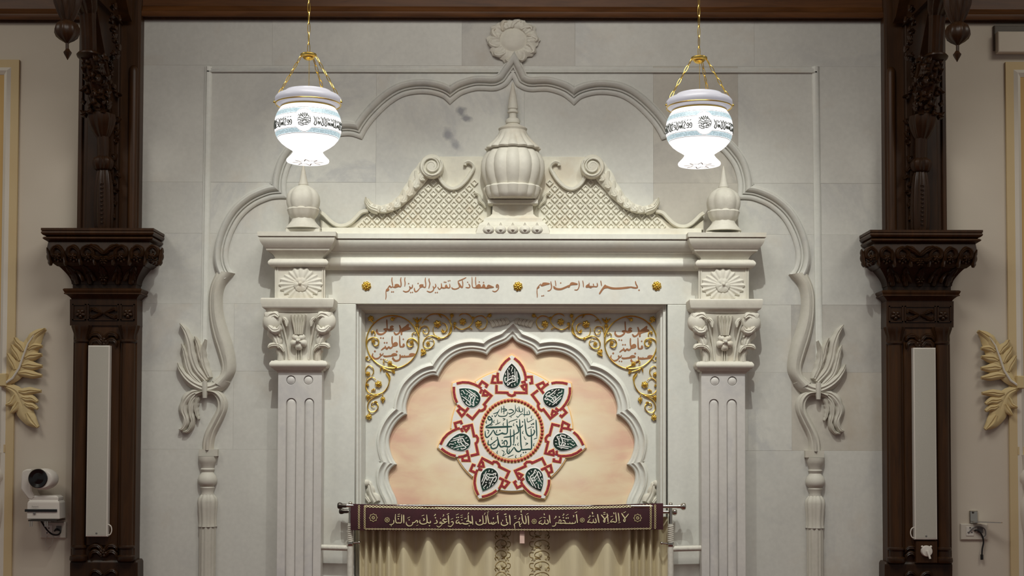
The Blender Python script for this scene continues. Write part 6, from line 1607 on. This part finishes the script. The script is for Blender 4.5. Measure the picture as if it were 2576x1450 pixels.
# curtains
CYD = -0.06
CRL = [(905, .5), (914, -.6), (922, .9), (930, -1), (940, 1), (947, -1.1), (957, 1), (965, -1.1), (979, 1), (992, -1), (1015, .7), (1045, -1), (1077, 1), (1115, -1), (1155, 1), (1193, -1), (1233, .9), (1262, -.5), (1284, .3), (1300, .0)]
CRR = [(1286, .0), (1302, .4), (1322, -.3), (1350, .5), (1392, -1), (1445, 1), (1488, -1), (1528, 1), (1564, -1), (1583, 1), (1592, -1.1), (1600, 1), (1609, -1.1), (1618, 1), (1627, -1.1), (1636, 1), (1645, -1), (1656, .8), (1668, -.5), (1680, .3)]
def fold(cr, px):
    for (a, va), (b, vb) in zip(cr, cr[1:]):
        if a <= px <= b:
            t = (px - a) / (b - a); t = t * t * (3 - 2 * t); return va + (vb - va) * t
    return cr[0][1] if px < cr[0][0] else cr[-1][1]
def curtain(cr, lb, brd, bl):
    t = thing('curtain', lb, 'curtain', (XC((cr[0][0] + cr[-1][0]) / 2), CYD, 0), 'curtains in the niche')
    rows = []; n = int((cr[-1][0] - cr[0][0]) / 1.6)
    amp = lambda px: 0.026 if (px < 995 or px > 1575) else 0.036
    def pt(px, z, off=0.0):
        k = (ZR(1320, CYD) - z); a = amp(px) * (0.85 + 0.25 * min(1, max(0, k)))
        return (XC(px, CYD, 1400), CYD - a * fold(cr, px) - off, z)
    zs = [ZR(1300, CYD), ZR(1340, CYD), ZR(1370, CYD), ZR(1400, CYD), ZR(1450, CYD), 0.5, 0.02]
    for i in range(n + 1):
        px = cr[0][0] + (cr[-1][0] - cr[0][0]) * i / n; rows.append([pt(px, z) for z in zs])
    m = MB(); m.grid(rows); m.grid([[(p[0], p[1] + 0.003, p[2]) for p in r] for r in rows]); m.build('cloth', 'curtain_satin', t, 60)
    # embroidered vine border
    a, b = brd; c = (a + b) / 2; w = (b - a) / 2; sgn = 1 if c < 1290 else -1
    m = MB(); lines = []
    for k in range(9):
        y0 = 1328 + k * 27
        lines.append([(c - w * 0.5 * sgn, y0 + 26), (c - w * 0.9 * sgn, y0 + 15), (c - w * 0.4 * sgn, y0 + 5), (c + w * 0.3 * sgn, y0 + 7), (c + w * 0.5 * sgn, y0 + 16), (c, y0 + 20), (c - w * 0.2 * sgn, y0 + 14)])
        lines.append([(c + w * 0.2 * sgn, y0 + 24), (c + w * 0.9 * sgn, y0 + 20), (c + w * 0.95 * sgn, y0 + 10), (c + w * 0.6 * sgn, y0 + 8)])
        lines.append([(c - w * 0.1 * sgn, y0 - 2), (c + w * 0.45 * sgn, y0 - 6), (c + w * 0.8 * sgn, y0 + 2)])
        lines.append([(c - w * 0.8 * sgn, y0 + 2), (c - w * 0.95 * sgn, y0 - 5), (c - w * 0.5 * sgn, y0 - 6)])
    for L in lines:
        m.tube([pt(p.x, ZR(p.y, CYD), 0.0015) for p in cat(L, 5)], [0.0016, 0.0026, 0.0028, 0.0016], 4, flat=0.5)
    m.build('vine_border', 'brown_thread', t)
    m = MB()
    for k in range(9):
        y0 = 1328 + k * 27
        for dx, dy, r in ((0, 12, 5.5), (0.5, -2, 4), (-0.55, 22, 4.5)):
            q = pt(c + dx * w * sgn, ZR(y0 + dy, CYD), 0.0005)
            m.ball(q, r * S(0), 0.003, r * S(0) * 1.2, 10, 6)
    m.build('border_flowers', 'embroidery_fill', t)
plain('brown_thread', srgb(136, 112, 58), 0.5, 0.3, 0.1, 60)
plain('embroidery_fill', srgb(204, 190, 150), 0.6, 0.1, 0.1, 60)
curtain(CRL, 'cream satin curtain with embroidered inner border, left half of the pair', (1244, 1284), 0)
curtain(CRR, 'cream satin curtain with embroidered inner border, right half of the pair', (1332, 1384), 1)
m = MB(); y = CYD - 0.045
m.box(XC(1307.5, y, 1350), XC(1319.5, y, 1350), y - 0.004, y, ZR(1368, y), ZR(1330, y), 0.001)
o = m.build('ribbon', 'pink_ribbon'); tag(o, 'short pale pink ribbon hanging below the middle of the valance', 'ribbon')

# ------------------------------------------------------------------ column loudspeakers
def speaker(x0, x1, r0, r1, lb, loop):
    y0 = -0.138; yb = -0.104
    t = thing('column_speaker', lb, 'speaker', (XC((x0 + x1) / 2, y0, 1350), y0, ZR(r1, y0)), 'slim column speakers')
    X0, X1, Z0, Z1 = XC(x0, y0, 1110), XC(x1, y0, 1110), ZR(r1, y0), ZR(r0, y0)
    m = MB(); m.box(X0, X1, y0, yb, Z0, Z1, 0.003); m.build('housing', 'white_plastic', t)
    m = MB(); m.box(X0 + 0.005, X1 - 0.005, y0 - 0.0012, y0 + 0.002, Z0 + 0.006, Z1 - 0.005, 0.001); m.build('grille', 'speaker_grille', t)
    m = MB(); m.ball(((X0 + X1) / 2, y0 - 0.001, Z0 + 0.017), 0.0055, 0.002, 0.005, 12, 6); m.build('badge', 'grey_print', t)
    m = MB(); xx = X1 if loop > 0 else X0
    m.tube([tuple(p) for p in cat([(xx - loop * 0.006, yb + 0.012 - 0.03, Z0 + 0.006), (xx + loop * 0.010, yb - 0.02, Z0 + 0.010), (xx + loop * 0.017, yb - 0.02, Z0 + 0.030), (xx + loop * 0.012, yb - 0.02, Z0 + 0.052), (xx - loop * 0.006, yb - 0.02, Z0 + 0.062)], 5)], 0.0028, 8); m.build('cable', 'white_plastic', t)
    m = MB(); m.box(X0 + 0.03, X1 - 0.03, yb - 0.001, -0.098, Z0 + 0.1, Z1 - 0.1); m.build('mount', 'black_plastic', t)
speaker(218.5, 273, 872, 1353.5, 'slim grey column speaker on the dark column beside the white camera', 1)
speaker(2299.5, 2356, 873, 1356, 'slim grey column speaker on the dark column above the white switch', -1)
# round white switch on the right column
y = -0.10
t = thing('round_switch', 'round white rotary switch on a wooden block below the right speaker', 'switch', P(2330, 1405, y))
m = MB(); m.box(XC(2303, y - 0.02, 1387), XC(2357, y - 0.02, 1387), y - 0.03, y + 0.008, ZR(1414, y), ZR(1358, y), 0.003); m.build('block', 'dark_wood', t)
c = P(2330, 1387, y - 0.03)
m = MB(); m.lathe([(0, 0, 0, 14 * S(y)), (0, 0, 0.012, 14 * S(y)), (0, 0, 0.018, 12.5 * S(y)), (0, 0, 0.020, 5 * S(y)), (0, 0, 0.020, 0.0005)], 24); m.v = [(c.x + v[0], y - 0.03 - v[2], c.z + v[1]) for v in m.v]; m.build('dial', 'white_plastic', t)
m = MB()
for dx in (-11, 11): m.ball((c.x + dx * S(y), y - 0.036, c.z + 11 * S(y)), 0.006, 0.006, 0.006)
m.build('lug', 'white_plastic', t)
m = MB(); m.tube([(c.x, y - 0.052, c.z + 0.002), (c.x + 5 * S(y), y - 0.062, c.z - 18 * S(y))], [0.0065, 0.005], 8); m.build('lever', 'white_plastic', t)

# ------------------------------------------------------------------ pan-tilt camera on the left wall
y = -0.10
t = thing('ptz_camera', 'white pan-tilt camera with black lens on a wall shelf', 'camera', P(108, 1312, y))
s = S(y)
def PQ(px, py, yy=y): return P(px, py, yy)
m = MB(); mold(m, 68, 150, y - 0.02, -0.03, segs([('l', 1310, 1308, -3, 0), ('l', 1308, 1270, 0, -1), ('v', 1270, 1262, -1, -6)]), 0.5); base = m.build('base', 'white_plastic', t)
m = MB(); mold(m, 74, 146, y - 0.012, -0.035, segs([('l', 1263, 1261, -1, 1), ('l', 1261, 1256, 1, 1), ('v', 1256, 1250, 1, -6)]), 0.4); m.build('turntable', 'white_plastic', t)
m = MB(); m.box(XC(66.5, y, 1286), XC(147, y, 1286), y - 0.0245, y - 0.01, ZR(1290.5, y), ZR(1284, y)); m.build('sensor_window', 'black_plastic', base)
m = MB(); m.ball((XC(99, y), y - 0.024, ZR(1294.5, y)), 0.007, 0.002, 0.005); m.build('logo', 'grey_print', base)
arm = [(53, 1196), (56, 1186), (66, 1181), (79, 1181), (79, 1236), (88, 1252), (80, 1259), (70, 1256), (60, 1243), (51, 1230)]
m = MB(); yy = y - 0.015; slab(m, [wl(arm, yy)], yy, -0.03, 0.006); m.build('arm', 'white_plastic', t)
yy = y - 0.01; c = PQ(111, 1206, yy)
m = MB(); m.lathe([(0, 0, k, r * s) for k, r in ((-0.06, 12), (-0.05, 22), (-0.03, 28), (-0.005, 29.5), (0.02, 28.5), (0.032, 26.5), (0.036, 24))], 32); m.v = [(c.x + v[0] * 1.07 - v[2] * 0.12, yy - v[2], c.z + v[1] * 0.92) for v in m.v]; hd = m.build('head', 'white_plastic', t)
c = PQ(102, 1204, yy)
m = MB(); m.lathe([(0, 0, k, r * s) for k, r in ((0.0, 24), (0.040, 24), (0.043, 22.5), (0.041, 20), (0.036, 14), (0.040, 8), (0.042, 0.4))], 32); m.v = [(c.x + v[0], yy - v[2], c.z + v[1]) for v in m.v]; m.build('lens', 'black_plastic', hd)
fc = bpy.data.curves.new('maker_name', 'FONT'); fc.body = 'Panasonic'; fc.align_x = 'CENTER'; fc.size = 0.0085; fc.extrude = 0.0002
ft = bpy.data.objects.new('maker_name', fc); COL.objects.link(ft); fc.materials.append(MATS['grey_print'])
fm = bpy.data.meshes.new_from_object(ft); bpy.data.objects.remove(ft); fo = bpy.data.objects.new('maker_name', fm); COL.objects.link(fo); fo.location = (XC(101, y), y - 0.0245, ZR(1278.5, y)); fo.rotation_euler = (PI / 2, 0, 0)
fo.parent = base
# shelf under it
t = thing('camera_shelf', 'small dark metal wall shelf carrying the white camera', 'shelf', P(108, 1316, -0.02))
m = MB(); m.box(XC(76, y, 1312), XC(148, y, 1312), y - 0.03, -0.0005, ZR(1314, y), ZR(1310.4, y)); m.build('plate', 'dark_metal', t)
m = MB(); m.box(XC(118, -0.01), XC(136, -0.01), -0.006, -0.0005, ZR(1340, 0), ZR(1310, 0)); m.build('back_strap', 'clear_plastic', t)
for px in (86, 91, 124, 129):
    m = MB(); m.tube([(XC(px, y), y - 0.01, ZR(1313, y)), (XC(px, y), y - 0.01, ZR(1328, y))], 0.0025, 6); m.build('screw', 'chrome', t)
def outlet(x0, x1, r0, r1, lb):
    t = thing('power_socket', lb, 'socket', P((x0 + x1) / 2, r1, -0.005))
    m = MB(); m.box(XC(x0, 0, 1337), XC(x1, 0, 1337), -0.010, -0.0005, ZR(r1), ZR(r0), 0.003); pl = m.build('plate', 'switch_plate', t)
    w = x1 - x0
    m = MB(); m.box(XC(x0 + w * 0.2, 0, 1337), XC(x0 + w * 0.48, 0, 1337), -0.013, -0.009, ZR(r1 - 10), ZR(r0 + 7), 0.001); m.build('socket_insert', 'white_plastic', t)
    for dx, dy in ((0.34, 0.30), (0.27, 0.6), (0.41, 0.6)):
        m = MB(); q = P(x0 + w * dx, r0 + (r1 - r0) * dy); m.ball((q.x, -0.0125, q.z), 0.0035, 0.002, 0.0042, 8, 5); m.build('socket_hole', 'black_plastic', t)
    m = MB(); m.box(XC(x0 + w * 0.62, 0, 1337), XC(x0 + w * 0.82, 0, 1337), -0.0135, -0.009, ZR(r0 + 22), ZR(r0 + 9), 0.001); m.build('rocker', 'grey_print', t)
    return t
outlet(103, 168, 1317, 1357, 'white wall socket below the pan-tilt camera')
outlet(2415, 2483, 1316, 1356, 'white wall socket below the empty metal bracket')
def cable(name, pts, r, mat, lb, cat_):
    m = MB(); m.tube([tuple(p) for p in cat([Vector(P(a, b, c)) for a, b, c in pts], 6)], r, 8); o = m.build(name, mat); tag(o, lb, cat_); return o
c1 = cable('power_cable', [(104, 1312, -0.08), (110, 1322, -0.07), (120, 1336, -0.05), (132, 1345, -0.03), (146, 1346, -0.025), (152, 1338, -0.025), (142, 1332, -0.02), (137, 1337, -0.014)], 0.0042, 'black_rubber', 'black power cable curling from the camera into its socket', 'cable')
cable('thin_wire', [(118, 1350, -0.014), (114, 1365, -0.014), (118, 1376, -0.014), (127, 1374, -0.014), (134, 1356, -0.014), (130, 1346, -0.014)], 0.0014, 'clear_plastic', 'thin pale wire looping below the camera socket', 'cable')
c2 = cable('loose_cable', [(2452, 1336, -0.014), (2458, 1335, -0.022), (2466, 1341, -0.022), (2472, 1352, -0.018), (2474, 1366, -0.016), (2471, 1382, -0.016), (2470, 1396, -0.016)], 0.0042, 'black_rubber', 'black cable hanging loose from the right wall socket', 'cable')
m = MB(); q = P(2470, 1402, -0.016); m.box(q.x - 0.006, q.x + 0.006, -0.022, -0.010, q.z - 0.014, q.z + 0.012, 0.002); m.build('plug', 'black_plastic', c2)
m = MB(); m.tube([tuple(p) for p in cat([Vector(P(a, b, c)) for a, b, c in ((2436, 1342, -0.014), (2448, 1330, -0.02), (2464, 1326, -0.02), (2477, 1332, -0.02), (2479, 1346, -0.02), (2474, 1352, -0.018))], 6)], 0.0028, 8); m.build('grey_lead', 'grey_print', c2)
# empty metal bracket on the right wall
t = thing('metal_bracket', 'empty grey metal bracket above the right wall socket', 'bracket', P(2450, 1314, -0.02))
m = MB(); m.box(XC(2438, 0, 1300), XC(2458, 0, 1300), -0.012, -0.0005, ZR(1314), ZR(1283), 0.002); m.build('back_plate', 'chrome', t)
m = MB(); z = ZR(1311); pts = [(XC(2437), -0.012), (XC(2460), -0.012), (XC(2500), -0.09), (XC(2494), -0.10), (XC(2452), -0.05), (XC(2437), -0.05)]
m.grid([[(p[0], p[1], zz) for p in pts] for zz in (z, z + 0.004)], True, True, True); m.build('arm_plate', 'chrome', t)
m = MB(); q = P(2448, 1290, -0.013); m.ball((q.x, -0.013, q.z), 0.006, 0.004, 0.006); m.build('bolt', 'dark_metal', t)
# box at the top right corner
t = thing('junction_box', 'pale box with its shadow built as a dark plate in the top right corner', 'box', P(2545, 127, -0.03))
m = MB(); m.box(XC(2498, 0, 100), XC(2640, 0, 100), -0.02, -0.0005, ZR(126), ZR(64), 0.004); m.build('shadow_plate', 'box_shadow_dark', t)  # dark plate standing in for the box's shadow on the wall
m = MB(); yy = -0.06; m.box(XC(2511, yy, 100), XC(2650, yy, 100), yy, -0.019, ZR(128, yy), ZR(76, yy), 0.004); m.build('cover', 'plaster_wall', t)
